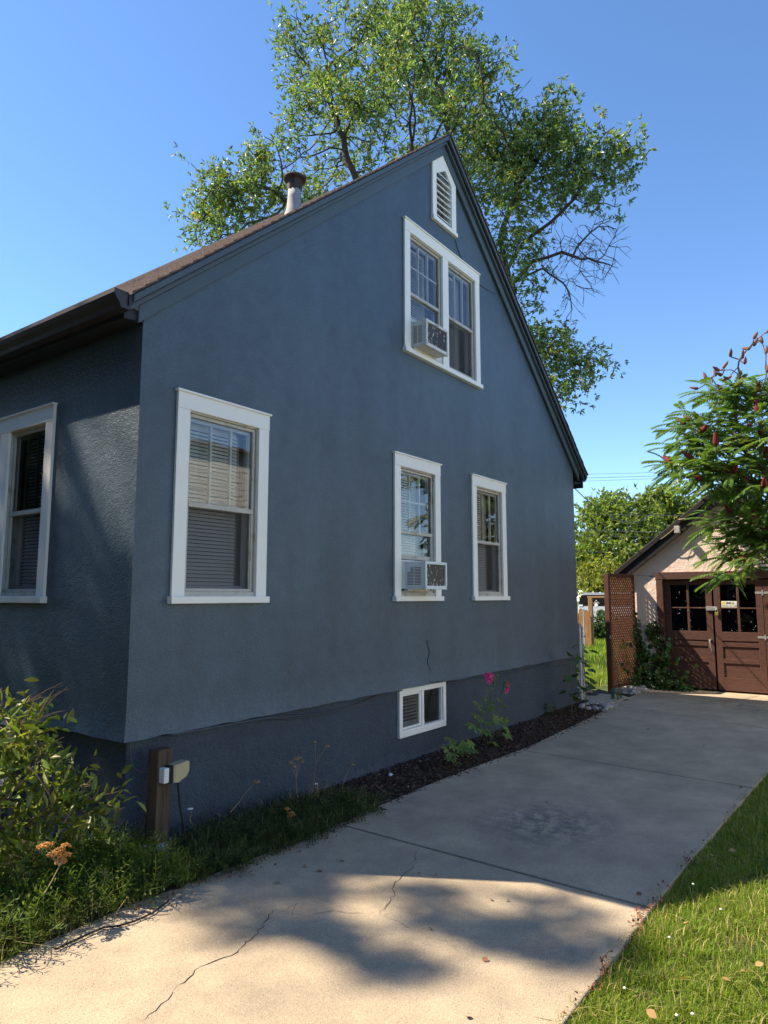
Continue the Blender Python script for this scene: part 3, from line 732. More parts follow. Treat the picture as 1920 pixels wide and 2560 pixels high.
for zz in (.27, .81): c.add([PB(3.2, -.036, zz), PB(4.5, -.036, zz), PB(4.5, -.9, zz), PB(3.2, -.9, zz)], [(0, 1, 2, 3)])
obj('room', c, MAT['drape'], fr)
# street-side basement window, mostly behind the shrub
c = MB()
for (a0, a1, b0, b1) in ((1.58, 2.7, .735, .79), (1.58, 1.64, .30, .735), (2.64, 2.7, .30, .735), (1.58, 2.7, .25, .30)): c.box(FO-.05, FO-.002, a0, a1, b0, b1)
fr = obj('window', c, MAT['white'], H, bevel=.004)
c = MB(); c.box(FO-.012, FO-.004, 1.64, 2.64, .30, .735); obj('pane', c, MAT['carglass'], fr)

# louvred gable vent, its head cut to the roof slopes
c = MB()
vl, vr, vb = VENT[0], VENT[1], VENT[2]
tv = [(vl, vb+.05), (vr, vb+.05), (vr, 7.355), (4.395, 7.588), (vl, 7.335)]
tess_v = MB(); tess([tv, [(vx0, vz), (vx1, vz), (vx1, 7.19), (4.395, 7.33), (vx0, 7.19)]], lambda p: (p[0], -.026, p[1]), tess_v)
c.add(tess_v.v, tess_v.f)
for (p, q) in zip(tv, tv[1:]+tv[:1]): c.add([(p[0], -.026, p[1]), (q[0], -.026, q[1]), (q[0], .0, q[1]), (p[0], .0, p[1])], [(0, 1, 2, 3)])
iv = [(vx0, vz), (vx1, vz), (vx1, 7.19), (4.395, 7.33), (vx0, 7.19)]
for (p, q) in zip(iv, iv[1:]+iv[:1]): c.add([(p[0], -.026, p[1]), (q[0], -.026, q[1]), (q[0], .10, q[1]), (p[0], .10, p[1])], [(0, 1, 2, 3)])
vent = obj('gable_vent', c, MAT['white'], H)
c = MB(); c.box(vl-.012, vr+.012, -.045, .0, vb, vb+.05); obj('sill', c, MAT['white'], vent, bevel=.004)
c = MB()
for k in range(8):
    z = vz+.035+k*.085
    c.add([(vx0, -.012, z), (vx1, -.012, z), (vx1, .060, z+.055), (vx0, .060, z+.055), (vx0, -.012, z+.012), (vx1, -.012, z+.012), (vx1, .060, z+.067), (vx0, .060, z+.067)],
          [(0, 1, 2, 3), (4, 5, 6, 7), (0, 1, 5, 4), (3, 2, 6, 7)])
obj('louver', c, MAT['white'], vent)
c = MB(); c.add([(vx0-.05, .101, vz-.05), (vx1+.05, .101, vz-.05), (vx1+.05, .101, 7.4), (vx0-.05, .101, 7.4)], [(0, 1, 2, 3)])
obj('vent_screen', c, MAT['room'], vent)

# flue on the front slope
c = MB(); PX, PY = 2.66, 1.02
c.lathe([(.155, -.25), (.13, -.06), (.092, .06), (.080, .20), (.078, .30)], (PX, PY, 6.27), 18)
fl = obj('vent_pipe', c, MAT['paleconc'], roof, smooth=True)
c = MB()
c.lathe([(.080, .31), (.088, .33), (.092, .42), (.092, .44)], (PX, PY, 6.25), 8)
c.lathe([(.085, .44), (.130, .450), (.136, .464), (.130, .478), (.08, .508), (.02, .516)], (PX, PY, 6.25), 24)
obj('rain_cap', c, MAT['rust'], roof, smooth=False)

# cables clipped along the wall
def cable(pts, r=.006, mat='cable', parent=H, sub=5, name='cable'):
    pp = []
    P_ = [Vector(p) for p in pts]
    for i in range(len(P_)-1):
        p0, p1, p2, p3 = P_[max(i-1, 0)], P_[i], P_[i+1], P_[min(i+2, len(P_)-1)]
        for k in range(sub):
            t = k/sub; pp.append(.5*((2*p1)+(p2-p0)*t+(2*p0-5*p1+4*p2-p3)*t*t+(3*p1-p0-3*p2+p3)*t**3))
    pp.append(P_[-1]); m_ = MB(); m_.tube(pp, r, 6); return obj(name, m_, MAT[mat], parent, smooth=True)
cable([(.03, -.012, .80), (.035, -.012, .70), (.06, -.02, .62), (.10, -.035, .585), (.15, -.075, .57)], .006)
cable([(.35, -.034, .79), (.9, -.034, .785), (1.3, -.036, .78), (1.65, -.005, .745), (2.1, .02, .715), (2.6, .02, .725), (2.95, .01, .775), (3.1, -.034, .79), (3.34, -.036, .795)], .008)
cable([(1.3, -.036, .785), (1.66, .0, .728), (2.15, .02, .70), (2.7, .02, .72)], .006)
cable([(4.15, -.036, .800), (3.95, -.034, .82), (3.92, -.012, .86), (3.955, -.006, .95), (3.90, -.006, 1.05), (3.945, -.006, 1.16), (3.90, -.006, 1.27), (3.915, -.006, 1.30)], .0042)
cable([(4.05, -.036, .815), (4.6, -.036, .79), (5.2, -.034, .775), (5.8, -.01, .745), (6.3, .0, .735), (6.9, -.01, .755), (7.6, -.034, .785), (8.6, -.034, .79)], .007)
cable([(4.66, -.01, 6.50), (4.76, -.006, 6.36), (4.95, -.006, 6.25), (5.22, -.006, 6.17), (5.35, -.006, 6.13), (5.80, -.03, 6.14)], .004, 'black')
cable([(5.80, -.052, 6.24), (6.6, -.052, 5.59), (7.6, -.052, 4.78), (8.6, -.052, 3.97)], .006, 'black')

# ------------------------------------------------------------------ air conditioners resting in two windows
def ac(label, x0, x1, z0, z1, out, mats, seed, brand=False):
    loc = ((x0+x1)/2, 0, z0); t = thing('air_conditioner', label, 'air conditioner', loc, 'window air conditioners on the gable wall')
    y0 = -out; b_ = MB(); th = .010
    b_.box(x0, x1, y0+.03, .20, z0, z0+th); b_.box(x0, x1, y0+.03, .20, z1-th, z1)
    b_.box(x0, x0+th, y0+.03, .20, z0+th, z1-th); b_.box(x1-th, x1, y0+.03, .20, z0+th, z1-th)
    obj('body', b_, mats[0], t, bevel=.003)
    f_ = MB(); e = .028                       # rear bezel
    f_.box(x0-.004, x1+.004, y0-.004, y0+.03, z0-.006, z0+e+.006); f_.box(x0-.004, x1+.004, y0-.004, y0+.03, z1-e, z1+.004)
    f_.box(x0-.004, x0+e, y0-.004, y0+.03, z0+e+.006, z1-e); f_.box(x1-e, x1+.004, y0-.004, y0+.03, z0+e+.006, z1-e)
    obj('bezel', f_, mats[0], t, bevel=.004)
    c_ = MB(); c_.box(x0+e, x1-e, y0+.012, y0+.02, z0+e, z1-e); coil = obj('coil', c_, mats[1], t)
    k_ = MB(); r = random.Random(seed)
    for _ in range(34):
        px_, pz_ = r.uniform(x0+e+.01, x1-e-.01), z0+e+(z1-z0-2*e)*(r.random()**1.3)
        w_, h_ = r.uniform(.002, .007), r.uniform(.004, .022); a = r.uniform(-.5, .5)
        pts = [(px_+w_*math.cos(q)+a*h_*math.sin(q)*.6, y0+.0105, pz_+h_*math.sin(q)) for q in (0, 1.1, 2.0, 3.3, 4.4, 5.2)]
        k_.add(pts, [(0, 1, 2, 3, 4, 5)])
    obj('fleck', k_, MAT['foam'], coil)
    s_ = MB(); rows = int((z1-z0-.09)/.0165)
    for i in range(rows):
        z = z0+.045+i*.0165
        yl = y0+.06; ymid = y0+.06+(out-.08)*.50; yr = -.022
        if mats[2] and i > 8: yr = -.06
        s_.box(x0-.0012, x0+.001, yl, ymid-.006, z, z+.0085); s_.box(x0-.0012, x0+.001, ymid+.006, yr, z, z+.0085)
    obj('side_louver', s_, MAT['slotgrey'], t)
    if brand:
        cu = bpy.data.curves.new('brand', 'FONT'); cu.body = 'Kenmore'; cu.size = .026; cu.shear = .3; cu.align_x = 'CENTER'; cu.extrude = .0006
        tmp = bpy.data.objects.new('tmp', cu); COL.objects.link(tmp); me = bpy.data.meshes.new_from_object(tmp.evaluated_get(bpy.context.evaluated_depsgraph_get()))
        bpy.data.objects.remove(tmp)
        o = bpy.data.objects.new('lettering', me); COL.objects.link(o); me.materials.append(MAT['ink']); o.parent = t
        o.rotation_euler = (R_(90), 0, 0); o.location = (-.02, y0-.0056, z1-z0-e+.005)
    for px_, pz_ in ((x0+.012, z0+.016), (x1-.012, z0+.016)):
        sc_ = MB(); sc_.box(px_-.005, px_+.005, y0-.007, y0-.003, pz_-.005, pz_+.005)
        obj('screw', sc_, MAT['slot'], t)
    return t
t1 = ac('cream window air conditioner with black rear coil under the gable peak', 3.622, 4.115, 4.705, 5.018, .20, (MAT['acwhite'], MAT['coil'], 0), 4, True)
t2 = ac('white window air conditioner with dusty tan coil in the ground floor window', 3.474, 3.925, 1.880, 2.178, .26, (MAT['acnew'], MAT['coiltan'], 1), 9)
for t, (x0, x1, z0, z1), (u0, u1) in ((t1, (3.622, 4.115, 4.705, 5.018), (3.57, 4.29)), (t2, (3.474, 3.925, 1.880, 2.178), (3.36, 4.066))):
    c = MB()
    c.box(u0, x0-.003, -.002, .004, z0, z1)
    for k in range(4):
        xx = u0+.012+k*(x0-u0)/4; c.box(xx, xx+.004, -.006, -.001, z0, z1)
    obj('accordion_panel', c, MAT['acwhite'], t)
    c = MB(); c.box(x1+.003, u1, -.002, .004, z0, z1); obj('accordion_panel', c, MAT['acwhite'], t)
    c = MB(); c.box(u0, u1, -.010, .006, z1+.001, z1+.022); obj('mounting_rail', c, MAT['acwhite'], t)
    c = MB(); c.box(x0, x1, -.03, .02, z0-.022, z0-.002); obj('support_rail', c, MAT['acwhite'], t)
# ------------------------------------------------------------------ the garage
GX = 11.70; GY0, GY1 = -.07, -3.62; GR = (GY0+GY1)/2
G = thing('garage', 'small pink stucco garage with brown paned double doors at the end of the driveway', 'garage', (GX, GR, 0))
gs = .775
def gz(y): return 2.265+gs*((GY0-y) if y > GR else (y-GY1))   # wall top
DY0, DY1, DZ = -.66, -3.03, 2.13             # door opening
c = MB()
tess([[(GY0, -.1), (GY0, gz(GY0)), (GR, gz(GR)), (GY1, gz(GY1)), (GY1, -.1), (DY1-.02, -.1), (DY1-.02, DZ+.02), (DY0+.02, DZ+.02), (DY0+.02, -.1)]], lambda p: (GX, p[0], p[1]), c)
for y in (GY0, GY1): c.add([(GX, y, -.1), (GX+5.6, y, -.1), (GX+5.6, y, gz(y)), (GX, y, gz(y))], [(0, 1, 2, 3)])
c.add([(GX+5.6, GY0, -.1), (GX+5.6, GY1, -.1), (GX+5.6, GY1, gz(GY1)), (GX+5.6, GR, gz(GR)), (GX+5.6, GY0, gz(GY0))], [(0, 1, 2, 3, 4)])
obj('wall', c, MAT['garage'], G)
c = MB(); OV = .34
zr = gz(GR)+.31; ze = lambda y: zr-gs*abs(y-GR)
for s in (1, -1):
    ye = GR+s*(abs(GY0-GR)+OV)
    c.prism([(GX-.13, GR, zr), (GX-.13, ye, ze(ye)), (GX-.13, ye, ze(ye)-.05), (GX-.13, GR, zr-.05)], (5.9, 0, 0))
groof = obj('roof', c, MAT['shingle'], G)
c = MB()
for s in (1, -1):
    ye = GR+s*(abs(GY0-GR)+OV)
    c.prism([(GX-.145, GR, zr-.012), (GX-.145, ye, ze(ye)-.012), (GX-.145, ye, ze(ye)-.12), (GX-.145, GR, zr-.12)], (.03, 0, 0))
    c.prism([(GX-.110, GR, zr-.052), (GX-.110, ye, ze(ye)-.052), (GX-.110, ye-.08*s, ze(ye-.08*s)-.325), (GX-.110, GR, zr-.325)], (.03, 0, 0))
    c.prism([(GX-.07, GR, zr-.052), (GX-.07, ye, ze(ye)-.052), (GX-.07, ye, ze(ye)-.07), (GX-.07, GR, zr-.07)], (5.8, 0, 0))
obj('rake_board', c, MAT['rake'], G, bevel=.004)
c = MB(); fw = .125
c.box(GX-.045, GX+.10, DY0, DY0+fw, 0, DZ); c.box(GX-.045, GX+.10, DY1-fw, DY1, 0, DZ); c.box(GX-.050, GX+.10, DY1-fw-.01, DY0+fw+.01, DZ+.001, DZ+.145)
obj('door_frame', c, MAT['brown'], G, bevel=.005)
# three hinged leaves, each with four panes over three sunk panels
def leaf(y0, y1, dx, name_handle):
    x0, x1 = GX+.035+dx, GX+.080+dx; st = .115; z0, z1 = .025, DZ-.015
    p0, p1 = y0-st, y1+st; zw0, zw1 = 1.125, 2.02
    d = MB()
    d.box(x0, x1, p0, y0, z0, z1); d.box(x0, x1, y1, p1, z0, z1)
    for a, b in ((z0, .27), (.535, .62), (.845, .925), (zw0-.17, zw0), (zw1, z1)): d.box(x0, x1, p1, p0, a, b)
    ym = (p0+p1)/2
    d.box(x0+.004, x1-.004, ym-.022, ym+.022, zw0, zw1)
    zm = (zw0+zw1)/2; d.box(x0+.006, x1-.006, p1, ym-.022, zm-.012, zm+.012); d.box(x0+.006, x1-.006, ym+.022, p0, zm-.012, zm+.012)
    do = obj('door', d, MAT['brown'], G, bevel=.004)
    for a, b in ((.27, .535), (.62, .845), (.925, zw0-.17)):
        q = MB(); q.box(x0+.022, x0+.030, p1, p0, a, b); obj('panel', q, MAT['brown'], do)
    q = MB()
    for (ya, yb) in ((p1, ym-.022), (ym+.022, p0)):
        for (za, zb) in ((zw0, zm-.012), (zm+.012, zw1)): q.add([(x0+.022, yb, za), (x0+.022, ya, za), (x0+.022, ya, zb), (x0+.022, yb, zb)], [(0, 1, 2, 3)])
    obj('pane', q, MAT['garageglass'], do)
    return do, x0
dA, xa = leaf(DY0-.006, -1.545, .0, None)
dB, xb = leaf(-1.580, -2.42, -.018, None)
dC, xc = leaf(-2.428, DY1+.006, -.018, None)
# paint flecks on the panes
q = MB(); r = random.Random(4)
for _ in range(40):
    y = r.uniform(-2.30, -.8); z = 1.13+.8*r.random()**1.6; a = r.uniform(.002, .006); b = r.uniform(.003, .016)
    if abs(y+1.55) < .13: continue
    q.add([(xb+.0205, y-a, z), (xb+.0205, y+a, z+b*.3), (xb+.0205, y+a*.4, z+b), (xb+.0205, y-a*.7, z+b*.8)], [(0, 1, 2, 3)])
obj('paint_fleck', q, MAT['foam'], dB)
# dark interior
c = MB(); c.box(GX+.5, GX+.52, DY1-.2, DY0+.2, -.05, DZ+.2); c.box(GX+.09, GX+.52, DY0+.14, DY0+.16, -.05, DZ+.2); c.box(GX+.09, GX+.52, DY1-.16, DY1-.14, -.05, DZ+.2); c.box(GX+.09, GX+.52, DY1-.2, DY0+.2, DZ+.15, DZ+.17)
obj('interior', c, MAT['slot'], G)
# latch hardware
c = MB(); c.box(xa-.034, xa-.001, -1.625, -1.435, 1.525, 1.600); c.box(xa-.038, xa-.030, -1.64, -1.56, 1.555, 1.585); obj('hasp', c, MAT['steel'], dA, bevel=.003)
c = MB(); c.tube([(xa-.002, -1.475, .965), (xa-.05, -1.475, .945), (xa-.06, -1.480, .90), (xa-.06, -1.485, .82), (xa-.045, -1.50, .76), (xa-.004, -1.50, .745)], .010, 8)
c.lathe([(.026, -.01), (.026, .01)], (xa-.008, -1.475, .965), 12); obj('handle', c, MAT['steel'], dA, smooth=False)
for zz in (1.04, 1.86):
    c = MB(); c.box(xc-.006, xc-.001, -2.52, -2.30, zz-.02, zz+.02); c.box(xc-.012, xc-.001, -2.435, -2.413, zz-.05, zz+.05); obj('hinge', c, MAT['steel'], dB, bevel=.002)
pl = thing('padlock', 'brass padlock hanging from the hasp of the garage doors', 'padlock', (xa-.05, -1.625, 1.46))
c = MB(); c.box(xa-.062, xa-.038, -1.655, -1.595, 1.435, 1.495); obj('body', c, MAT['brass'], pl, bevel=.004)
c = MB(); c.tube([(xa-.05, -1.645, 1.495), (xa-.05, -1.645, 1.545), (xa-.05, -1.625, 1.562), (xa-.05, -1.605, 1.545), (xa-.05, -1.605, 1.495)], .0055, 8); obj('shackle', c, MAT['steel'], pl, smooth=True)
# the SMILE sign behind the second door's upper pane
sg = thing('camera_notice_sign', "small cream sign reading SMILE YOU'RE ON CAMERA on the garage door pane", 'sign', (xb+.012, -1.86, 1.60))
y0s, y1s, z0s, z1s = -1.708, -1.998, 1.588, 1.705
c = MB(); c.box(xb+.010, xb+.016, y1s, y0s, z0s, z1s); obj('plate', c, MAT['signwhite'], sg)
c = MB(); c.box(xb+.0085, xb+.0098, y0s-.062, y0s-.012, z1s-.063, z1s-.012); ic = obj('icon', c, MAT['yellow'], sg)
c = MB(); yc, zc = y0s-.037, z1s-.037
for dy in (.009, -.009): c.box(xb+.0075, xb+.0084, yc+dy-.002, yc+dy+.002, zc+.003, zc+.011)
for k in range(7):
    a = math.pi*(1.15+.7*k/6); c.box(xb+.0075, xb+.0084, yc+.014*math.cos(a)-.002, yc+.014*math.cos(a)+.002, zc+.014*math.sin(a)-.0015, zc+.014*math.sin(a)+.0015)
obj('smile', c, MAT['ink'], ic)
def text(body, size, loc, parent, rot, mat='ink', align='LEFT', offset=.0):
    cu = bpy.data.curves.new('text', 'FONT'); cu.body = body; cu.size = size; cu.align_x = align; cu.extrude = .0004; cu.offset = offset
    tmp = bpy.data.objects.new('tmp', cu); COL.objects.link(tmp); me = bpy.data.meshes.new_from_object(tmp.evaluated_get(bpy.context.evaluated_depsgraph_get()))
    bpy.data.objects.remove(tmp); o = bpy.data.objects.new('lettering', me); COL.objects.link(o); me.materials.append(MAT[mat]); o.parent = parent
    o.rotation_euler = rot; o.location = Vector(loc)-WL[parent.name]; return o
ROTG = (R_(90), 0, R_(-90))
text('SMILE...', .060, (xb+.009, y0s-.075, z1s-.058), sg, ROTG, offset=.0012)
text("YOU'RE ON CAMERA", .0335, (xb+.009, y0s-.008, z0s+.014), sg, ROTG, offset=.0006)
# fixture and wires under the left rake
c = MB(); by, bz = -1.03, 3.10
c.box(GX-.24, GX-.148, by-.05, by+.05, bz-.065, bz+.075); jb = obj('junction_box', c, MAT['galv'], G, bevel=.004)
c = MB()
c.tube([(GX-.16, -.70, 2.93), (GX-.19, -.80, 2.99), (GX-.20, -.90, 3.06), (GX-.19, -1.0, 3.16)], .009, 6)
c.tube([(GX-.16, -1.06, 3.30), (GX-.20, -1.16, 3.31), (GX-.17, -1.24, 3.30)], .012, 6)
c.tube([(GX-.19, -1.03, 3.04), (GX-.17, -1.09, 2.98), (GX-.115, -1.12, 3.02)], .006, 6)
obj('wiring', c, MAT['twig'], G, smooth=True)
c = MB()
c.tube([(GX-.006, -1.39, 3.03), (GX-.006, -1.52, 2.88), (GX-.006, -1.62, 2.70), (GX-.006, -1.75, 2.50), (GX-.006, -1.82, 2.42)], .004, 5)
c.tube([(GX-.006, -1.22, 2.94), (GX-.006, -1.235, 2.75), (GX-.006, -1.19, 2.62), (GX-.006, -1.16, 2.58), (GX-.006, -1.155, 2.50)], .0028, 5)
obj('wall_wire', c, MAT['cable'], G)
c = MB(); vs = []; r = random.Random(6)
for k in range(16):
    t = k/15; vs += [(GX-.003, -.16-.40*t, 2.225-.03*t+r.gauss(0, .006)+.004), (GX-.003, -.16-.40*t, 2.225-.03*t+r.gauss(0, .006)-.004)]
c.add(vs, [(2*i, 2*i+1, 2*i+3, 2*i+2) for i in range(15)]); obj('crack', c, MAT['crack'], G)

# ------------------------------------------------------------------ lattice screen standing from the garage corner to the gate
LA, LB = Vector((10.42, .045, 0)), Vector((11.62, -.075, 0)); LH = 2.235
T = thing('lattice_screen', 'reddish brown wooden lattice screen beside the pink garage corner', 'lattice screen', LA)
ld_ = (LB-LA).normalized(); ln_ = Vector((-ld_.y, ld_.x, 0))
c = MB(); c.obox(LA+Vector((0, 0, LH/2-.03)), ld_*.045, ln_*.045, Vector((0, 0, LH/2+.03))); obj('post', c, MAT['redpost'], T, bevel=.004)
c = MB(); c.obox(LB+Vector((0, 0, LH/2+.03)), ld_*.030, ln_*.035, Vector((0, 0, LH/2-.03))); obj('post', c, MAT['redpost'], T, bevel=.004)
c = MB(); a, b = LA+ld_*.046, LB-ld_*.031
c.obox((a+b)/2+Vector((0, 0, LH-.03)), (b-a)/2, ln_*.03, Vector((0, 0, .035))); c.obox((a+b)/2+Vector((0, 0, .09)), (b-a)/2, ln_*.03, Vector((0, 0, .03))); obj('rail', c, MAT['redpost'], T, bevel=.003)
c = MB(); Wd = (b-a).length; z0, z1 = .12, LH-.065; sp = .068; hw = .0185
for sgn, off in ((1, .005), (-1, -.005)):
    k = -60
    for k in range(-60, 80):
        s0 = k*sp*1.4142                      # strip s - s0 = sgn*(z - z0)
        pts = []
        for zz in (z0, z1):
            pts.append((s0+sgn*(zz-z0), zz))
        (sa, za), (sb, zb) = pts
        def clip(sa, za, sb, zb):
            lo, hi = 0.0, 1.0
            d = sb-sa
            for lim, sg_ in ((0.0, 1), (Wd, -1)):
                fa, fb = sg_*(sa-lim), sg_*(sb-lim)
                if fa < 0 and fb < 0: return None
                if fa < 0: lo = max(lo, fa/(fa-fb))
                elif fb < 0: hi = min(hi, fa/(fa-fb))
            if hi-lo < .01: return None
            return lo, hi
        cl = clip(sa, za, sb, zb)
        if not cl: continue
        P0 = a+ld_*(sa+(sb-sa)*cl[0])+Vector((0, 0, za+(zb-za)*cl[0])); P1 = a+ld_*(sa+(sb-sa)*cl[1])+Vector((0, 0, za+(zb-za)*cl[1]))
        d = (P1-P0); Ln = d.length; d.normalize(); side = d.cross(ln_)
        c.obox((P0+P1)/2+ln_*off, d*Ln/2, side*hw, ln_*.0040)
obj('lattice', c, MAT['redwood'], T)
c = MB(); q = LA+Vector((-.05, -.03, 1.02)); c.tube([q, q+Vector((-.035, -.02, .03)), q+Vector((-.02, -.06, .05))], .007, 6); c.obox(q+Vector((0, -.01, 0)), (.02, 0, 0), (0, .012, 0), (0, 0, .018)); obj('latch', c, MAT['steel'], T)

# ------------------------------------------------------------------ chain link gate posts at the house corner
def pipe_post(label, x, y, h, r):
    t = thing('fence_post', label, 'fence post', (x, y, 0), 'steel posts at the house corner')
    c = MB(); c.lathe([(r, -.1), (r, h)], (x, y, 0), 14); obj('pole', c, MAT['galv'], t, smooth=False)
    c = MB(); c.lathe([(r*1.25, -.012), (r*1.3, .01), (r*.9, .04), (r*.2, .055)], (x, y, h), 14); obj('cap', c, MAT['galv'], t, smooth=True)
    for z in (.22, h-.32, h-.12):
        c = MB(); c.lathe([(r+.006, -.012), (r+.006, .012)], (x, y, z), 14); c.obox((x+.02, y-r-.016, z), (.006, 0, 0), (0, .02, 0), (0, 0, .012)); obj('band', c, MAT['galv'], t)
    return t
p1 = pipe_post('thick galvanised fence post against the house corner', 9.10, .13, 1.27, .030)
p2 = pipe_post('thin galvanised gate post just behind the thick one', 9.42, .20, 1.20, .021)
# chain link swung back behind the posts
t = thing('chain_link_gate', 'folded back chain link gate behind the steel posts', 'gate', (9.5, .3, 0))
c = MB(); ga, gb = Vector((9.46, .22, 0)), Vector((10.20, .62, 0))
for za, zb in ((Vector((0, 0, .10)), Vector((0, 0, 1.12))),):
    c.tube([ga+za, ga+zb, gb+zb, gb+za, ga+za], .014, 8)
obj('frame', c, MAT['galv'], t)
c = MB(); d = (gb-ga)
n = 14
for i in range(-n, n+1):
    for sg_ in (1, -1):
        pts = []
        for k in range(22):
            zz = .12+.98*k/21; s = i/n*1.0+sg_*(zz-.12)/d.length*.8
            if 0 <= s <= 1: pts.append(ga+d*s+Vector((0, 0, zz)))
        if len(pts) > 2: c.tube(pts, .0022, 3, cap=False)
obj('mesh', c, MAT['galv'], t)

# ------------------------------------------------------------------ utility post with weather-proof outlet
t = thing('utility_post', 'short weathered wooden post on a pale footing by the house corner', 'post', (.195, -.13, 0))
c = MB()
for k in range(3):
    pass
nb = 5; ang = R_(8)
ca, sa = math.cos(ang), math.sin(ang)
lean = Vector((.012, 0, 0))
c.obox((.195, -.13, .40), (.066*ca, .066*sa, 0), (-.05*sa, .05*ca, 0), (.006, 0, .335)); obj('timber', c, MAT['post'], t, bevel=.006)
c = MB(); c.lathe([(.10, -.06), (.095, .08), (.088, .10), (.03, .115)], (.185, -.13, 0), 12); obj('footing', c, MAT['paleconc'], t, smooth=False)
t = thing('outdoor_outlet', 'outdoor outlet with a yellowed weather cover on the wooden post', 'outlet', (.22, -.2, .52))
c = MB(); c.box(.150, .192, -.245, -.185, .520, .620); obj('box', c, MAT['acnew'], t, bevel=.005)
c = MB(); c.box(.193, .226, -.243, -.19, .512, .628)
obj('gasket', c, MAT['slot'], t)
c = MB()
prof = [(0, 0), (0, .115), (.125, .130), (.135, .12), (.135, .055), (.11, .022), (.045, -.006)]
c.prism([(.225+a, -.252, .512+b) for a, b in prof], (0, .082, 0)); obj('cover', c, MAT['cover'], t, bevel=.010)
c = MB(); c.prism([(.233+d_, -.254, .515+b) for d_, b in ((0, .0), (.012, .0), (.012, .118), (0, .116))], (0, .086, 0)); obj('hinge_rim', c, MAT['cover'], t, bevel=.003)
cb = MB(); pts = [(.29, -.21, .525), (.298, -.215, .44), (.305, -.23, .33), (.325, -.24, .22), (.345, -.25, .10), (.35, -.27, .02)]
cb.tube(pts, .007, 7); obj('power_cord', cb, MAT['black'], t, smooth=True)
cb = MB(); cb.tube([tuple(px(u*DS, v*DS, z=.012)) for u, v in ((365, 1945), (330, 1972), (290, 1990), (255, 2000), (225, 2003), (190, 2018), (120, 2050))], .0055, 6)
tag(obj('garden_hose', cb, MAT['black'], None, smooth=True, loc=(-.5, -.62, 0)), 'thin black hose lying along the edge of the driveway', 'hose')

# ------------------------------------------------------------------ beyond the yard: fence, pergola frame, parked van, hedge
fx = 22.0
t = thing('board_fence', 'weathered golden brown picket fence behind the house', 'fence', (fx, 5.4, 0))
for i in range(9):
    y = 4.60+i*.185; h = 1.30+.05*math.sin(i*2.1)
    c = MB(); c.prism([(fx, y, 0), (fx, y+.165, 0), (fx, y+.165, h-.06), (fx, y+.12, h), (fx, y+.045, h), (fx, y, h-.06)], (.025, 0, 0)); obj('picket', c, MAT['fence'], t)
c = MB(); c.box(fx+.026, fx+.07, 4.60, 6.3, .25, .34); c.box(fx+.026, fx+.07, 4.60, 6.3, .95, 1.04); obj('rail', c, MAT['fence'], t)
t = thing('timber_frame', 'brown timber post and beam frame beyond the picket fence', 'frame', (fx, 4.2, 0))
c = MB(); c.box(fx-.06, fx+.06, 4.42, 4.57, 0, 1.73); obj('post', c, MAT['fence'], t, bevel=.01)
c = MB(); c.box(fx-.06, fx+.06, 1.75, 1.90, 0, 1.73); obj('post', c, MAT['fence'], t, bevel=.01)
c = MB(); c.box(fx-.05, fx+.05, 1.7, 4.6, 1.731, 1.80); obj('beam', c, MAT['fence'], t, bevel=.01)
c = MB(); c.tube([(fx-.2, 4.69, 0), (fx-.2, 4.69, 1.30)], .025, 8); c.lathe([(.035, 0), (.03, .04), (.005, .06)], (fx-.2, 4.69, 1.30), 8)
tag(obj('metal_stake', c, MAT['galv'], None, loc=(fx-.2, 4.69, 0)), 'grey steel stake between the picket fence and the timber frame', 'stake')
# van, seen from the side
VX = 28.0; V = thing('parked_van', 'white van with dark windows parked beyond the back yard', 'van', (VX, 5.1, 0))
c = MB()
prof = [(7.22, .35), (7.26, .75), (7.22, 1.30), (7.10, 1.78), (6.95, 1.92), (3.9, 1.93), (3.3, 1.80), (2.9, 1.34), (2.2, 1.18), (2.05, .9), (2.05, .35)]
c.prism([(VX, y, z) for y, z in prof], (1.85, 0, 0)); obj('body', c, MAT['carwhite'], V, bevel=.05)
c = MB(); c.prism([(VX-.006, y, z) for y, z in [(7.17, 1.36), (7.13, 1.70), (7.02, 1.86), (3.95, 1.86), (3.40, 1.76), (3.08, 1.36)]], (.004, 0, 0)); wb = obj('window_band', c, MAT['carglass'], V)
c = MB(); c.box(VX-.02, VX+.0, 3.4, 7.0, 1.935, 1.965); obj('roof_rail', c, MAT['steel'], V)
for y in (6.42, 2.95):
    c = MB(); m0 = MB(); m0.lathe([(.33, -.1), (.34, 0), (.33, .1)], (0, 0, 0), 24); c.add([(VX+.09+p[2], y+p[0], .34+p[1]) for p in m0.v], m0.f); wh = obj('wheel', c, MAT['tyre'], V)
    c = MB(); m0 = MB(); m0.lathe([(.20, -.012), (.21, 0), (.19, .012)], (0, 0, 0), 20); c.add([(VX-.015+p[2], y+p[0], .34+p[1]) for p in m0.v], m0.f); obj('rim', c, MAT['steel'], wh)
c = MB(); c.lathe([(.11, -.03), (.125, .0), (.10, .06), (.03, .09)], (0, 0, 0), 16); c2 = MB(); c2.add([(VX-.010+.0*p[2], 6.36+p[0], 1.61+p[1]*.62) for p in c.v if True], [f for f in c.f if len(f) > 4][-1:])
c2.box(VX-.012, VX-.008, 6.21, 6.53, 1.487, 1.500); c2.add([(VX-.010, 6.37+.082*math.cos(k*.524), 1.405+.082*math.sin(k*.524)) for k in range(12)], [tuple(range(12))])
c2.box(VX-.012, VX-.008, 6.27, 6.45, 1.525, 1.545)
obj('window_sticker', c2, MAT['foam'], wb)
c = MB(); c.box(VX-.02, VX-.007, 6.98, 7.17, 1.345, 1.42); c.box(VX-.012, VX-.007, 6.88, 7.03, 1.855, 1.875); obj('marker', c, MAT['foam'], V)
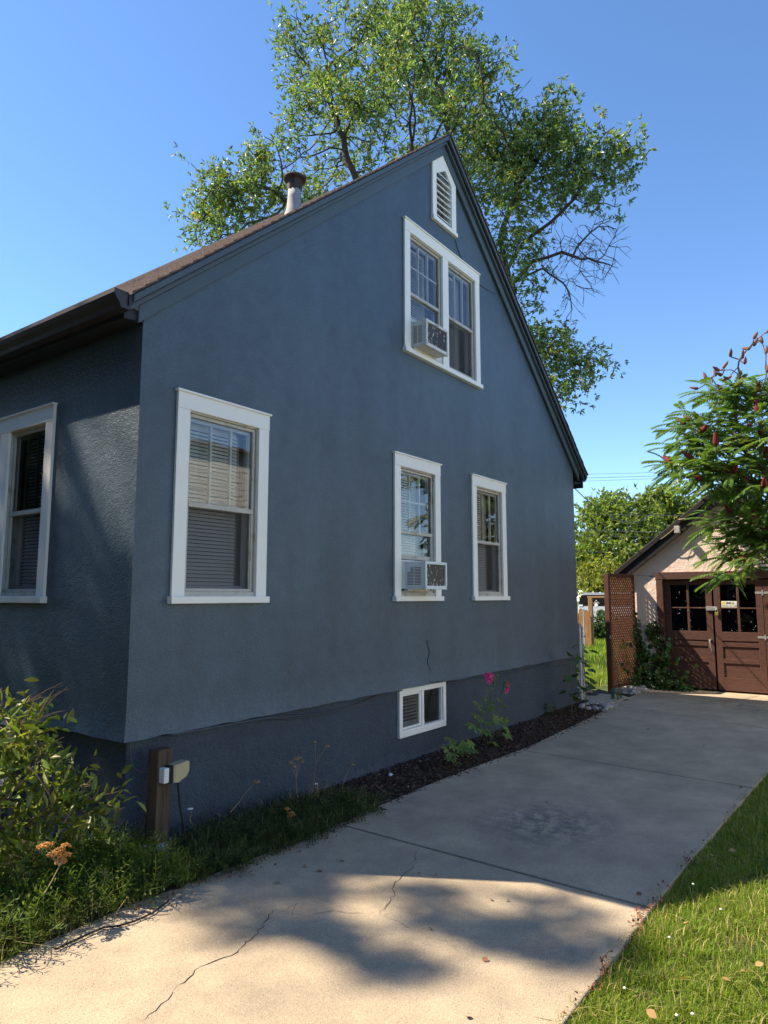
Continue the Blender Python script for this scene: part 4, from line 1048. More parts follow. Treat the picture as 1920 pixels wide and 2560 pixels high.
c = MB(); pts = [(VX-.03, 6.18+.135*math.cos(k*.3927), 1.02+.155*math.sin(k*.3927)) for k in range(17)]; c.tube(pts, .062, 8)
tag(obj('wreath', c, MAT['vine'], None, loc=(VX-.03, 6.18, .9)), 'dark round wreath against the white van', 'wreath')

# ------------------------------------------------------------------ overhead wires
def wire(label, p, q, sag, r=.012, group='overhead wires beyond the garage'):
    p, q = Vector(p), Vector(q); m_ = MB()
    m_.tube([p.lerp(q, k/24)-Vector((0, 0, 4*sag*(k/24)*(1-k/24))) for k in range(25)], r, 5)
    tag(obj('power_line', m_, MAT['cable'], None, loc=tuple(p)), label, 'power line', group)
for (za, zb, lab, r) in ((7.86, 7.62, 'thin wire crossing the sky, topmost of the distant bundle', .007), (7.68, 7.45, 'thin wire crossing the sky, second from the top', .009), (7.52, 7.33, 'thin wire crossing the sky, lowest of the bundle', .007),
                      (5.90, 5.62, 'dark wire crossing near the tops of the background trees', .011), (5.10, 4.86, 'dark wire crossing the middle of the background trees', .015), (4.85, 4.62, 'faint wire just below the middle one', .008), (4.07, 3.86, 'dark wire crossing the lower background trees', .015)):
    sl = (zb-za)/(4.2-7.5); y0, y1 = 26.0, -16.0
    z_at = lambda y: za+(y-7.5)*sl
    wire(lab, (30, y0, z_at(y0)+.9), (30, y1, z_at(y1)+.9), 1.05, r)
wire('service drop wire from the house eave towards the garage roof', (8.9, .1, 3.75), (19.2, 1.5, 4.3), .42, .009, None)

# ------------------------------------------------------------------ the neighbour's house across the lawn (seen only in the window panes)
NB = thing('neighbour_house', 'pale sided house across the lawn behind the camera', 'house', (9, -12, 0))
c = MB(); y = -9.6
for i in range(38):
    z = i*.15; c.prism([(2.5, y+.012, z), (2.5, y, z+.15), (2.5, y-.05, z+.15), (2.5, y-.05, z)], (13.5, 0, 0))
c.box(2.5, 16, y-6, y-.06, 0, 5.7)
obj('siding', c, MAT['sidingwhite'], NB)
c = MB(); c.prism([(2, y+.25, 5.6), (2, y-3, 6.1), (2, y-6.3, 5.6), (2, y-6.3, 5.70), (2, y-3, 6.22), (2, y+.25, 5.70)], (14.5, 0, 0)); obj('roof', c, MAT['shingle'], NB)
for xw in (4.5, 12.6):
    c = MB(); c.box(xw, xw+1.1, y-.02, y+.04, 2.0, 3.5); f_ = obj('window', c, MAT['white'], NB); c = MB(); c.box(xw+.12, xw+.98, y+.041, y+.045, 2.12, 3.38); obj('pane', c, MAT['carglass'], f_)
# ------------------------------------------------------------------ trees: branches grown towards clouds of bud points
def blob_pts(c, r, n, squash=1.0):
    d = nrm(rng.normal(size=(n, 3)))*(rng.random((n, 1))**.45)*r
    d[:, 2] *= squash
    return np.array(c)+d
def grow(att, start_nodes, step=.30, kill=.42, infl=4.5, iters=260, jit=.10):
    nodes = [Vector(p) for p in start_nodes]; par = [i-1 for i in range(len(nodes))]
    A = [Vector(a) for a in att]; alive = list(range(len(A)))
    seen = set()
    for it in range(iters):
        kd = kdtree.KDTree(len(nodes))
        for i, p in enumerate(nodes): kd.insert(p, i)
        kd.balance(); acc = {}; keep = []
        for a in alive:
            co, i, d = kd.find(A[a])
            if d < kill: continue
            keep.append(a)
            if d < infl or it > 40: acc.setdefault(i, []).append((A[a]-co).normalized())
        alive = keep
        if not acc or not alive: break
        new = 0
        for i, vs in acc.items():
            s = Vector((0, 0, 0))
            for v in vs: s += v
            s = s/len(vs)+Vector((random.gauss(0, jit), random.gauss(0, jit), random.gauss(0, jit)))
            if s.length < .05: continue
            p = nodes[i]+s.normalized()*step
            key = (i, round(p.x, 1), round(p.y, 1), round(p.z, 1))
            if key in seen: continue
            seen.add(key); nodes.append(p); par.append(i); new += 1
        if not new or len(nodes) > 9000: break
    return nodes, par
def tree_mesh(nodes, par, rtip=.007, expo=2.3, rmax=.34):
    n = len(nodes); ch = [[] for _ in range(n)]
    for i, p in enumerate(par):
        if p >= 0: ch[p].append(i)
    w = [0.0]*n; order = []
    st = [i for i in range(n) if par[i] < 0]
    while st:
        i = st.pop(); order.append(i); st += ch[i]
    for i in reversed(order): w[i] = rtip**expo if not ch[i] else sum(w[c] for c in ch[i])
    rad = [min(rmax, x**(1/expo)) for x in w]
    mb = MB(); done = set()
    roots = [i for i in range(n) if par[i] < 0]; stack = [(r_, None) for r_ in roots]
    while stack:
        i, prev = stack.pop(); ids = ([prev] if prev is not None else [])+[i]; j = i
        while ch[j]:
            k = max(ch[j], key=lambda c: rad[c])
            for c in ch[j]:
                if c != k: stack.append((c, j))
            ids.append(k); j = k
        if len(ids) > 1:
            rr_ = [rad[q] for q in ids]
            if prev is not None: rr_[0] = min(rad[ids[0]], rr_[1]*1.15)
            mb.tube([nodes[q] for q in ids], rr_, 10 if max(rr_) > .08 else (6 if max(rr_) > .03 else 3), cap=max(rr_) > .05)
    return mb, rad, ch
def leaf_cloud(P, n_per, spread, L, Wr, tmpl=LEAF4, up=.25, out=None, star=True):
    """clusters: at every point, twigs of leaflets fanning out"""
    P = np.asarray(P); N = len(P)*n_per
    C = np.repeat(P, n_per, 0)+rng.normal(size=(N, 3))*spread
    D = rdir(N, up)
    if out is not None: D = nrm(D+np.repeat(out, n_per, 0)*.6)
    if star: 
        k = 5; base = np.repeat(C, k, 0); ax = np.repeat(D, k, 0)
        D2 = nrm(ax*.75+rng.normal(size=(N*k, 3))*.55); C = base+ax*rng.uniform(0, .12, (N*k, 1)); D = D2; N = N*k
    Nn = rdir(N, .5); S = np.stack([rng.uniform(.7, 1.2, N)*L]*3, 1); S[:, 1] *= Wr*rng.uniform(.8, 1.2, N)
    return inst(tmpl[0], tmpl[1], C, frames(D, Nn), S)

# --- the big ash behind the roof
TD = 20.5; TS = TD/17.5
def T3(u, v, d=0.0): return np.array(px(u*DS, v*DS, d=TD+d))
blobs = [  # displayed x, y, depth shift, radius (m), number of buds
 (870, 50, 0, 1.0, 46), (740, 78, .4, .85, 40), (655, 118, .6, .70, 26), (950, 90, -.5, 1.1, 52), (1035, 160, -.6, .9, 44), (850, 150, .8, 1.2, 56), (745, 190, 0, 1.0, 44), (930, 225, .9, 1.2, 50), (1020, 245, -.4, .95, 40),
 (810, 260, -.8, 1.0, 30), (690, 215, -.6, .65, 18), (640, 290, 0, .5, 12), (600, 330, .3, .55, 18), (560, 375, .5, .60, 22), (500, 405, .4, .75, 34), (455, 420, .2, .55, 26), (435, 490, 0, .38, 14), (480, 475, .2, .60, 26), (555, 450, .4, .8, 34), (640, 430, .5, .8, 34),
 (690, 360, 1.2, .9, 26), (770, 335, 1.3, .8, 24), (880, 320, 1.2, .8, 24), (980, 330, .9, .9, 34), (860, 40, -1.2, .7, 20), (905, 15, .2, .55, 18), (620, 80, .3, .35, 10), (965, 25, -.2, .4, 14), (800, 20, .2, .5, 16),
 (1070, 320, -.4, .9, 40), (1105, 290, -.8, .65, 26), (1130, 390, -.5, 1.05, 52), (1200, 275, -.8, .62, 30), (1203, 225, -.8, .30, 11), (1190, 335, -.2, .85, 40), (1245, 325, -1., .55, 22), (1285, 355, -.8, .6, 26), (1340, 352, -1, .42, 17), (1255, 405, -.6, .72, 28), (1110, 475, -.2, .85, 34), (1080, 520, 0, .5, 14), (1205, 425, .3, .6, 20), (1322, 400, -.9, .34, 9), (1325, 310, -.9, .22, 6), (1060, 400, .3, .8, 30),
 (1115, 580, -.2, .32, 9), (1130, 632, -.2, .22, 6), (1145, 555, 0, .25, 6),
 (1180, 730, -.4, .48, 22), (1220, 765, -.6, .50, 24), (1275, 795, -.8, .26, 7), (1200, 810, -.5, .42, 15), (1240, 825, -.8, .22, 5), (1205, 860, -.4, .2, 4), (1165, 765, -.2, .45, 14), (1150, 705, 0, .25, 8),
 # the far side of the crown
 (900, 200, 3.0, 1.4, 36), (760, 260, 3.0, 1.2, 24), (1000, 300, 3.2, 1.3, 30), (620, 420, 2.6, 1.0, 22), (1120, 380, 2.6, 1.2, 26), (860, 110, -2.0, 1.0, 22), (980, 200, -2.4, 1.0, 22), (720, 160, -1.8, .8, 16)]
leafp, allp = [], []
for (u, v, d, r, n) in blobs:
    p = blob_pts(T3(u, v, d*TS), r*.98*TS, max(3, int(n*.34)))
    p = np.repeat(p, 5, 0)+rng.normal(size=(len(p)*5, 3))*.29; leafp.append(p); allp.append(p)
leafp = np.concatenate(leafp)
dead = []
for (u, v, d, r, n) in [(1180, 520, -.5, .35, 14), (1230, 545, -.6, .45, 26), (1280, 560, -.7, .42, 26), (1310, 545, -.8, .30, 14), (1290, 600, -.8, .30, 14), (1240, 600, -.6, .35, 20), (1180, 600, -.4, .32, 14), (1225, 640, -.6, .25, 14), (1240, 665, -.6, .18, 8), (1310, 575, -.8, .2, 8), (1320, 490, -.8, .2, 8), (1260, 500, -.6, .35, 14), (1300, 470, -.8, .3, 10), (1160, 650, -.3, .2, 6),
                         (600, 305, .2, .35, 14), (640, 255, .2, .3, 10), (560, 345, .2, .3, 10), (680, 330, .4, .5, 20), (620, 360, .4, .5, 20), (1150, 250, -.6, .3, 6), (1110, 225, -.5, .25, 6), (720, 280, .2, .5, 16)]:
    dead.append(blob_pts(T3(u, v, d*TS), r*1.25*TS, int(n*1.9)))
dead = np.concatenate(dead)
B0 = Vector(px(1120*DS, 1500, d=TD+.4)); B0.z = -.1
def lerpn(a, b, n): a, b = Vector(a), Vector(b); return [a.lerp(b, k/n)+Vector((random.gauss(0, .03), random.gauss(0, .03), 0)) for k in range(1, n+1)]
fork = Vector(T3(1110, 640, .3))
seg = [B0]+lerpn(B0, Vector((B0.x+.1, B0.y+.1, fork.z*.55)), 14)+lerpn(Vector((B0.x+.1, B0.y+.1, fork.z*.55)), fork, 10)
nodes, par = list(seg), [i-1 for i in range(len(seg))]
def limb(start, pts):
    global nodes, par
    i = start
    for p in pts:
        q = lerpn(nodes[i], Vector(p), max(2, int((Vector(p)-nodes[i]).length/.32)))
        for s in q: nodes.append(s); par.append(i); i = len(nodes)-1
    return i
top = len(seg)-1
l1 = limb(top-3, [T3(1000, 520, .5), T3(900, 400, .4), T3(885, 260, .3)])
l2 = limb(top-6, [T3(900, 560, .8), T3(780, 420, .6), T3(740, 300, .3), T3(700, 180, .4)])
l3 = limb(top-8, [T3(860, 620, .8), T3(700, 500, .6), T3(600, 420, .5)])
l4 = limb(top, [T3(1090, 590, 0), T3(1130, 520, -.3), T3(1190, 480, -.5), T3(1240, 430, -.8)])
l5 = limb(top-2, [T3(1100, 620, 0), T3(1150, 565, -.3), T3(1215, 545, -.6), T3(1260, 560, -.7)])
l5b = limb(top-2, [T3(1110, 610, 0), T3(1170, 580, -.3), T3(1215, 610, -.5)])
l6 = limb(top, [T3(1080, 520, .2), T3(1120, 400, -.2), T3(1180, 320, -.5)])
l7 = limb(top-9, [T3(1120, 740, 0), T3(1165, 755, -.3)])
l8 = limb(top-3, [T3(1000, 500, 1.2), T3(980, 350, 1.6), T3(960, 230, 1.5)])
def grow2(nodes, par, att, **k):
    """space colonisation from an existing skeleton"""
    n0 = len(nodes); P0 = list(par)
    out, pr = grow(att, nodes, **k)
    pr[:n0] = P0
    return out, pr
nodes, par = grow2(nodes, par, np.concatenate([leafp, dead]), step=.26, kill=.30, iters=150)
mb, rad, ch = tree_mesh(nodes, par, rtip=.0125, expo=2.40, rmax=.36)
# fine bare twigs along the dead boughs: they follow the bough and droop
kdD, kdL = kdtree.KDTree(len(dead)), kdtree.KDTree(len(leafp))
for i, p in enumerate(dead): kdD.insert(Vector(p), i)
for i, p in enumerate(leafp): kdL.insert(Vector(p), i)
kdD.balance(); kdL.balance()
for i, p in enumerate(nodes):
    if par[i] < 0: continue
    dD = kdD.find(p)[2]
    if dD > .55 or kdL.find(p)[2] < .40 or rad[i] > .10: continue
    bd = (p-nodes[par[i]]).normalized()
    for _ in range(2 if random.random() < .7 else 1):
        d = (bd*.7+Vector(rng.normal(size=3))*.55+Vector((.10, -.10, -.35))).normalized(); L = random.uniform(.22, .75)
        p1 = p+d*L*.5; d2 = (d+Vector(rng.normal(size=3))*.25+Vector((0, 0, -.25))).normalized(); p2 = p1+d2*L*.5
        mb.tube([p, p1, p2], [.0085, .007, .005], 3, cap=False)
        e = (d2+Vector(rng.normal(size=3))*.6).normalized(); mb.tube([p1, p1+e*L*.35], [.006, .0045], 3, cap=False)
ash = thing('ash_tree', 'tall leafy ash tree with bare drooping boughs rising behind the blue house', 'tree', tuple(B0))
obj('trunk', mb, MAT['bark'], ash, smooth=True)
cen = np.array(T3(900, 330, .6))
out = nrm(leafp-cen)
V, F = leaf_cloud(leafp, 5, .13, .155, .36, up=.15, out=out)
V2, F2 = leaf_cloud(leafp[rng.random(len(leafp)) < .16], 2, .14, .105, .34, out=None)
Vm, Fm = merge([(V, F), (V2, F2)])
nf = [f.shape[0] for f in F][0]; nf2 = [f.shape[0] for f in F2][0]
mi = np.zeros(nf+nf2, int); mi[nf:] = 1
npobj('crown', Vm, Fm, [MAT['ashleaf'], MAT['yellowleaf']], ash, mi=mi)

# --- the front-yard tree (outside the frame) that dapples the driveway and the street side of the house
sh = []                                     # (ground x, ground y) where the shade should fall, radius, buds
def s3(x, y, t): return np.array((x-KS*t, y+KY*t, t))
def gxy(cx, cy): q = px(300+cx*.7595, 2100+cy*.7595, z=0); return q.x, q.y
for cx, cy, r, n in [(420, 305, .17, 16), (560, 265, .15, 14), (640, 285, .17, 18), (700, 320, .12, 12), (760, 350, .13, 14), (830, 400, .15, 18), (900, 415, .12, 12), (970, 430, .08, 8), (1050, 430, .06, 5), (350, 230, .20, 16), (480, 190, .22, 18), (590, 150, .22, 18), (330, 140, .25, 20), (420, 110, .25, 20),
                     (1060, 240, .17, 14), (960, 280, .10, 10), (1150, 290, .17, 18), (1230, 310, .16, 18), (1320, 330, .17, 18), (1420, 360, .14, 14), (1400, 290, .16, 14), (1520, 330, .18, 18), (1470, 400, .10, 8), (1100, 190, .10, 6), (1350, 190, .13, 10), (1480, 250, .14, 10), (720, 140, .16, 12), (680, 190, .06, 4), (980, 185, .12, 8), (1050, 160, .10, 6), (1560, 400, .10, 6)]:
    x, y = gxy(cx, cy); t = rng.uniform(14, 17); sh.append(blob_pts(s3(x, y, t), r, n))
# shade over the street wall: leave the bright patch near the corner and a few streaks open
for _ in range(900):
    y = rng.uniform(0, 3.3); z = rng.uniform(.4, 3.4)
    openp = (y < .76-.62*max(0, (2.80-z)) and 2.15 < z < 3.4) or (abs(y-(.75+.10*(z-1.4))) < .20 and 1.00 < z < 1.65) or (abs(y-(1.62-.35*(1.6-z))) < .24 and .85 < z < 1.7) or (abs(y-1.02) < .15 and 2.35 < z < 2.85)
    if openp: continue
    t = rng.uniform(13.5, 16.5); sh.append(s3(KS*z, y-KY*z, t)[None]+rng.normal(size=(1, 3))*.05)
for _ in range(300):                        # thin shade over the near bed, shrub left half sunny
    x = rng.uniform(-.02, 1.2); y = rng.uniform(-1.0, 1.5)
    t = rng.uniform(13.5, 16.5); sh.append(s3(x, y, t)[None]+rng.normal(size=(1, 3))*.06)
for _ in range(420):                        # the rest of the crown, over the house roof's own shade
    x = rng.uniform(1.2, 6.5); y = rng.uniform(-.8, 5)
    t = rng.uniform(11.5, 18.5); sh.append(s3(x, y, t)[None]+rng.normal(size=(1, 3))*.1)
sh = np.concatenate(sh)
FT = Vector((-4.3, 14.5, -.1))
nodes = [FT]+lerpn(FT, FT+Vector((.2, 0, 9.5)), 24); par = [i-1 for i in range(len(nodes))]
nodes, par = grow2(nodes, par, sh[::3], step=.4, kill=.5, iters=90)
mb, rad, ch = tree_mesh(nodes, par, rtip=.010, expo=2.3, rmax=.33)
ft = thing('shade_tree', 'broad leafy shade tree in the front yard', 'tree', tuple(FT))
obj('trunk', mb, MAT['bark'], ft, smooth=True)
low = []                                    # added low boughs, shaped to keep sky light off the street wall
while len(low) < 620:
    q = np.array((-5.2, 12.0, 8.2))+nrm(rng.normal(size=3))*rng.random()**.4*np.array((4.3, 5.2, 4.6))
    if q[1]-KY*q[2] > 1.2+1.0*max(0, -(q[0]+KS*q[2])-3) and q[0] > -9.5: low.append(q)
while len(low) < 1150:
    q = np.array((-7.0, 5.0, 11.0))+nrm(rng.normal(size=3))*rng.random()**.4*np.array((3.6, 7.0, 3.4)); gx, gy_ = q[0]+KS*q[2], q[1]-KY*q[2]
    if (gx < -2.9 or gy_ > 1.2) and q[0] < -2.2: low.append(q)
V, F = merge([leaf_cloud(sh, 2, .03, .10, .55, up=.1), leaf_cloud(np.array(low), 3, .3, .30, .5)])
npobj('crown', V, F, MAT['darkleaf'], ft)

# --- trees added out of view to darken the street side of the house
P = np.concatenate([blob_pts((-11.3+dx, dy, z), 2.5, 110) for z, ds_ in ((3.2, 3), (6, 3), (9, 3), (11.5, 2)) for dx, dy in [(np.clip(rng.normal(0, .9), -1.5, 1), k*3.0-3.0+rng.normal(0, .6)) for k in range(ds_)]])
sb = Vector((-11.6, 0, -.1)); nodes = [sb]+lerpn(sb, Vector((-11.5, 0, 6)), 12); par = [i-1 for i in range(len(nodes))]
nodes, par = grow2(nodes, par, P[::4], step=.6, kill=.9, iters=60)
mb, _, _ = tree_mesh(nodes, par, rtip=.02, expo=2.2, rmax=.4)
stt = thing('added_shade_tree', 'dense tree added out of view to darken the street wall, nearest the driveway', 'tree', tuple(sb), 'added trees along the street')
tk = obj('trunk', mb, MAT['bark'], stt, smooth=True); V, F = leaf_cloud(P, 3, .35, .42, .5, up=.1); cr_ = npobj('crown', V, F, MAT['darkleaf'], stt)
for dx, dy, lab in ((-.6, 8.0, 'dense tree added out of view to darken the street wall, opposite the front windows'), (0, 15.5, 'dense tree added out of view to darken the street wall, past the front yard'), (-.5, -9.0, 'dense tree added out of view to darken the street wall, beyond the driveway apron'), (1.0, 23, 'dense tree added out of view to darken the street wall, farthest up the block')):
    o = stt.copy(); COL.objects.link(o); o.location = (sb.x+dx, sb.y+dy, sb.z); o['label'] = lab
    for ch_ in (tk, cr_): q = ch_.copy(); COL.objects.link(q); q.parent = o

P = np.concatenate([np.stack([rng.normal(-13.2, .45, 900), rng.uniform(-14, 34, 900), rng.uniform(0, 3.2, 900)], 1), np.stack([rng.uniform(-13, 2, 380), rng.normal(31, .45, 380), rng.uniform(0, 3.4, 380)], 1)])  # unseen hedge added to keep the bright horizon off the street wall
hdg = thing('added_hedge', 'tall dark hedge added out of view to block the bright horizon', 'hedge', (-13.2, 10, 0)); V, F = leaf_cloud(P, 3, .25, .45, .55, up=.1); npobj('foliage', V, F, MAT['darkleaf'], hdg)

# --- background trees
def far_tree(label, base, blobs, mat, leaf=.26, name='background_tree', tuft=True):
    P = np.concatenate([blob_pts(c, r, n) for c, r, n in blobs]); base = Vector(base)
    zt = P[:, 2].min()+.3*(P[:, 2].max()-P[:, 2].min())
    nodes = [base]+lerpn(base, Vector((base.x, base.y, zt)), 8); par = [i-1 for i in range(len(nodes))]
    nodes, par = grow2(nodes, par, P[::4], step=.45, kill=.7, iters=60)
    mb, _, _ = tree_mesh(nodes, par, rtip=.016, expo=2.2, rmax=.28)
    t = thing(name, label, 'tree', tuple(base)); obj('trunk', mb, MAT['bark'], t, smooth=True)
    V, F = leaf_cloud(P, 3, .22, leaf, .42, up=.2); npobj('crown', V, F, mat, t); return t
def D3(u, v, x): return np.array(px(u*DS, v*DS, x=x))
far_tree('broad round green tree beyond the yard, nearest the blue house wall', (32, 7.0, -.1),
         [(D3(1262, 1190, 32), 1.5, 130), (D3(1300, 1130, 32), 1.3, 130), (D3(1330, 1100, 32.5), 1.0, 100), (D3(1370, 1150, 32), 1.5, 150), (D3(1300, 1210, 31), 1.6, 170), (D3(1360, 1220, 31), 1.4, 130), (D3(1255, 1230, 33), 1.3, 90), (D3(1280, 1100, 33), .6, 40)], MAT['farleaf'])
far_tree('upright green tree behind the garage roof edge', (34, 4.2, -.1),
         [(D3(1405, 1110, 34), .9, 80), (D3(1440, 1085, 34), .7, 70), (D3(1450, 1130, 34), 1.2, 110), (D3(1490, 1100, 35), 1.2, 90), (D3(1410, 1170, 33), 1.3, 120), (D3(1395, 1085, 34), .3, 14), (D3(1460, 1190, 33), 1.2, 90), (D3(1430, 1062, 34), .3, 16), (D3(1540, 1120, 36), 1.6, 90)], MAT['farleaf'])
far_tree('low yellowish thicket tree under the round green one', (29.5, 6.0, -.1),
         [(D3(1275, 1260, 29.5), .9, 90), (D3(1310, 1250, 29.5), .9, 90), (D3(1345, 1262, 29.5), 1.0, 90), (D3(1380, 1250, 29.5), 1.0, 80), (D3(1258, 1240, 30), .7, 40)], MAT['farleaf2'], leaf=.20)
# a bare pinkish crown behind them
c = MB(); r = random.Random(2); bb = Vector(D3(1448, 1150, 38))
for k in range(46):
    d = Vector((r.gauss(0, .4), r.gauss(0, .55), r.uniform(.7, 1.4))); p1 = bb+d*.8; c.tube([bb+Vector((0, 0, -.6)), p1, p1+d*.6+Vector((r.gauss(0, .2), r.gauss(0, .2), .1))], [.03, .02, .010], 3, cap=False)
    for q in range(3):
        e = p1+d*.2*q; c.tube([e, e+Vector((r.gauss(0, .4), r.gauss(0, .4), r.uniform(.1, .5)))], [.013, .008], 3, cap=False)
c.tube([Vector((bb.x, bb.y, -.1)), bb+Vector((0, 0, -.6))], [.2, .06], 8)
bt = thing('bare_tree', 'leafless pale tree top showing between the green trees and the sumac', 'tree', (bb.x, bb.y, -.1)); obj('trunk', c, MAT['twig'], bt)
# dark hedge in front of the van
P = np.concatenate([blob_pts((26, y, z), .42, 60) for y in np.arange(3.0, 6.6, .5) for z in (.25, .55)])
hd = thing('hedge', 'dark clipped hedge in front of the white van', 'hedge', (26, 4.8, 0)); V, F = leaf_cloud(P, 3, .1, .13, .5, star=True)
npobj('foliage', V, F, MAT['vine'], hd)

# ------------------------------------------------------------------ sumac over the garage: compound leaves round branch tips
def sumac_leaf(n_pairs=12, L=.62):
    V = []; T = []; Q = []
    def rach(t): return np.array((L*t*(1-.12*t*t), 0, -.30*L*t*t+.05*L*t))
    # rachis strip
    for k in range(7):
        p = rach(k/6); w = .0035*(1-.6*k/6); b = len(V); V += [p+np.array((0, w, 0)), p-np.array((0, w, 0))]
        if k: Q.append((b-2, b-1, b+1, b))
    for k in range(n_pairs):
        t = .16+.82*k/(n_pairs-1); p = rach(t); ll = .145*(math.sin(math.pi*(.18+.74*(1-abs(t-.45)*.95)))**1.0)*(1 if t < .75 else 1-.9*(t-.75))
        for s in (1, -1):
            a = R_(62-22*t); d = np.array((math.cos(a), s*math.sin(a), -.30)); d /= np.linalg.norm(d)
            side = np.array((-d[1], d[0], 0))*s; side = side/np.linalg.norm(side); w = .0185
            droop = np.array((0, 0, -.028))
            b = len(V); V += [p, p+d*ll*.35+side*w, p+d*ll*.70+side*w*.8+droop*.45, p+d*ll+droop, p+d*ll*.70-side*w*.8+droop*.45, p+d*ll*.35-side*w]
            Q += [(b, b+1, b+2, b+5)[:4], (b+5, b+2, b+3, b+4)]
    return np.array(V), [np.array(Q)]
SLF = [sumac_leaf(11, .50), sumac_leaf(12, .60), sumac_leaf(13, .66)]
def sumac(label, base, tips, bare, fruit_p, seed):
    r = random.Random(seed); base = Vector(base)
    t_ = thing('sumac_tree', label, 'tree', tuple(base))
    tipv = [Vector(p) for p in tips]+[Vector(p) for p in bare]
    start = [base]+lerpn(base, base+Vector((.05, .15, 1.2)), 5)
    nodes, par = list(start), [i-1 for i in range(len(start))]
    att = np.array([tuple(p) for p in tipv])
    nodes, par = grow2(nodes, par, att, step=.16, kill=.17, infl=9, iters=120, jit=.12)
    mb, rad, ch = tree_mesh(nodes, par, rtip=.0095, expo=2.1, rmax=.075)
    kd = kdtree.KDTree(len(nodes))
    for i, p in enumerate(nodes): kd.insert(p, i)
    kd.balance(); parts = []
    fr_ok, fr_old = [], []
    for n_, p in enumerate(tipv):
        co, i, d = kd.find(p); br = Vector((nodes[i]-nodes[max(par[i], 0)])).normalized() if par[i] >= 0 else Vector((0, 0, 1))
        mb.tube([co, (co+p)/2, p], [.011, .010, .009], 5, cap=False)
        if n_ < len(tips):
            m = r.randint(7, 10); ph = r.uniform(0, 6.28)
            for k in range(m):
                a = ph+k*2.4; el = r.uniform(-.25, .55)
                d = np.array((math.cos(a)*math.cos(el), math.sin(a)*math.cos(el), math.sin(el)))+np.array(br)*.25
                up = np.array((r.gauss(0, .25), r.gauss(0, .25), 1.0)); q = np.array(p)-np.array(br)*r.uniform(0, .14)
                tv, tf = SLF[r.randrange(3)]
                parts.append(inst(tv, tf, q[None], frames(d[None], up[None]), np.array([r.uniform(.8, 1.1)])))
            if r.random() < fruit_p: fr_ok.append((p, (br+Vector((r.gauss(0, .2), r.gauss(0, .2), .6))).normalized()))
        else: fr_old.append((p, (br+Vector((0, 0, .5))).normalized()))
    obj('trunk', mb, MAT['sumacbark'], t_, smooth=True)
    V, F = merge(parts); npobj('crown', V, F, MAT['sumac'], t_)
    for lst, mt, s in ((fr_ok, 'sumacfruit', 1.0), (fr_old, 'dryfruit', .62)):
        for (p, d) in lst:
            c = MB(); L = r.uniform(.19, .27)*s; n = 9; m0 = 8
            a = d.orthogonal().normalized(); b_ = d.cross(a); pr = [(.006, 0), (.030, .08), (.036, .3), (.030, .6), (.018, .85), (.004, 1)]
            bi = len(c.v)
            for (rr_, tt) in pr:
                for k in range(n):
                    q = 2*math.pi*k/n; jr = rr_*1.25*s*r.uniform(.8, 1.25); c.v.append(tuple(p+d*L*tt+(a*math.cos(q)+b_*math.sin(q))*jr))
            for i in range(len(pr)-1):
                for k in range(n): c.f.append((bi+i*n+k, bi+i*n+(k+1) % n, bi+(i+1)*n+(k+1) % n, bi+(i+1)*n+k))
            obj('fruit_cluster', c, MAT[mt], t_, smooth=True)
    return t_
r = random.Random(21)
c7 = lambda x, y: (1560+x*.2486, 800+y*.2486)
tips = []
for (x, y) in [(900, 690), (1130, 640), (1290, 760), (1400, 640), (800, 900), (960, 820), (1180, 900), (1350, 900), (620, 1010), (780, 1080), (960, 1060), (1130, 1060), (1330, 1060), (590, 1230), (760, 1230), (930, 1230), (1100, 1200), (1300, 1230),
               (480, 1400), (640, 1430), (820, 1400), (1020, 1420), (1200, 1380), (1400, 1400), (540, 1500), (720, 1510), (900, 1500), (1100, 1500), (1300, 1500), (980, 1610), (1140, 1660), (1250, 1600), (1400, 1600)]:
    u, v = c7(x, y); tips.append(tuple(px(u, v+10, x=r.uniform(8.9, 10.9)))); tips.append(tuple(px(u+r.uniform(-10, 34), v+r.uniform(-18, 32), x=r.uniform(8.8, 11.0))))
for (x, y) in [(1560, 700), (1600, 900), (1560, 1150), (1700, 1000), (1650, 1300), (1560, 1500), (1750, 1500), (1850, 1150), (1850, 800), (1620, 1700), (1900, 1400)]:
    u, v = c7(x, y); tips.append(tuple(px(u, v, x=r.uniform(8.6, 10.8))))
bare = []
for (x, y) in [(1070, 370), (1190, 390), (1215, 445), (1305, 190), (1270, 290), (1300, 265), (1390, 235), (995, 490), (960, 510), (930, 560), (985, 560), (830, 600), (1440, 130), (1440, 530), (1080, 570), (1430, 340), (750, 690)]:
    u, v = c7(x, y); bare.append(tuple(px(u, v, x=r.uniform(9.2, 10.2))))
sumac('tall staghorn sumac with dark red fruit spikes overhanging the garage gable', (9.75, -4.1, -.1), tips, bare, .55, 3)
tips2 = []
for (x, y) in [(930, 1960), (1080, 1960), (1250, 1900), (1400, 1870), (900, 2090), (1060, 2100), (1220, 2060), (1380, 2050), (1010, 2240), (1160, 2230), (1320, 2200), (1500, 1950), (1550, 2150), (1460, 2300), (1080, 2400), (1230, 2380), (1700, 2000), (1700, 2200), (1100, 2560), (1010, 2600)]:
    u, v = c7(x, y); tips2.append(tuple(px(u, v, x=r.uniform(9.4, 10.6))))
    if x > 1150: tips2.append(tuple(px(u+r.uniform(-6, 34), v+r.uniform(-14, 20), x=r.uniform(9.2, 10.8))))
sumac('lower bright green sumac drooping across the garage door header', (9.3, -3.75, -.1), tips2, [], .45, 5)
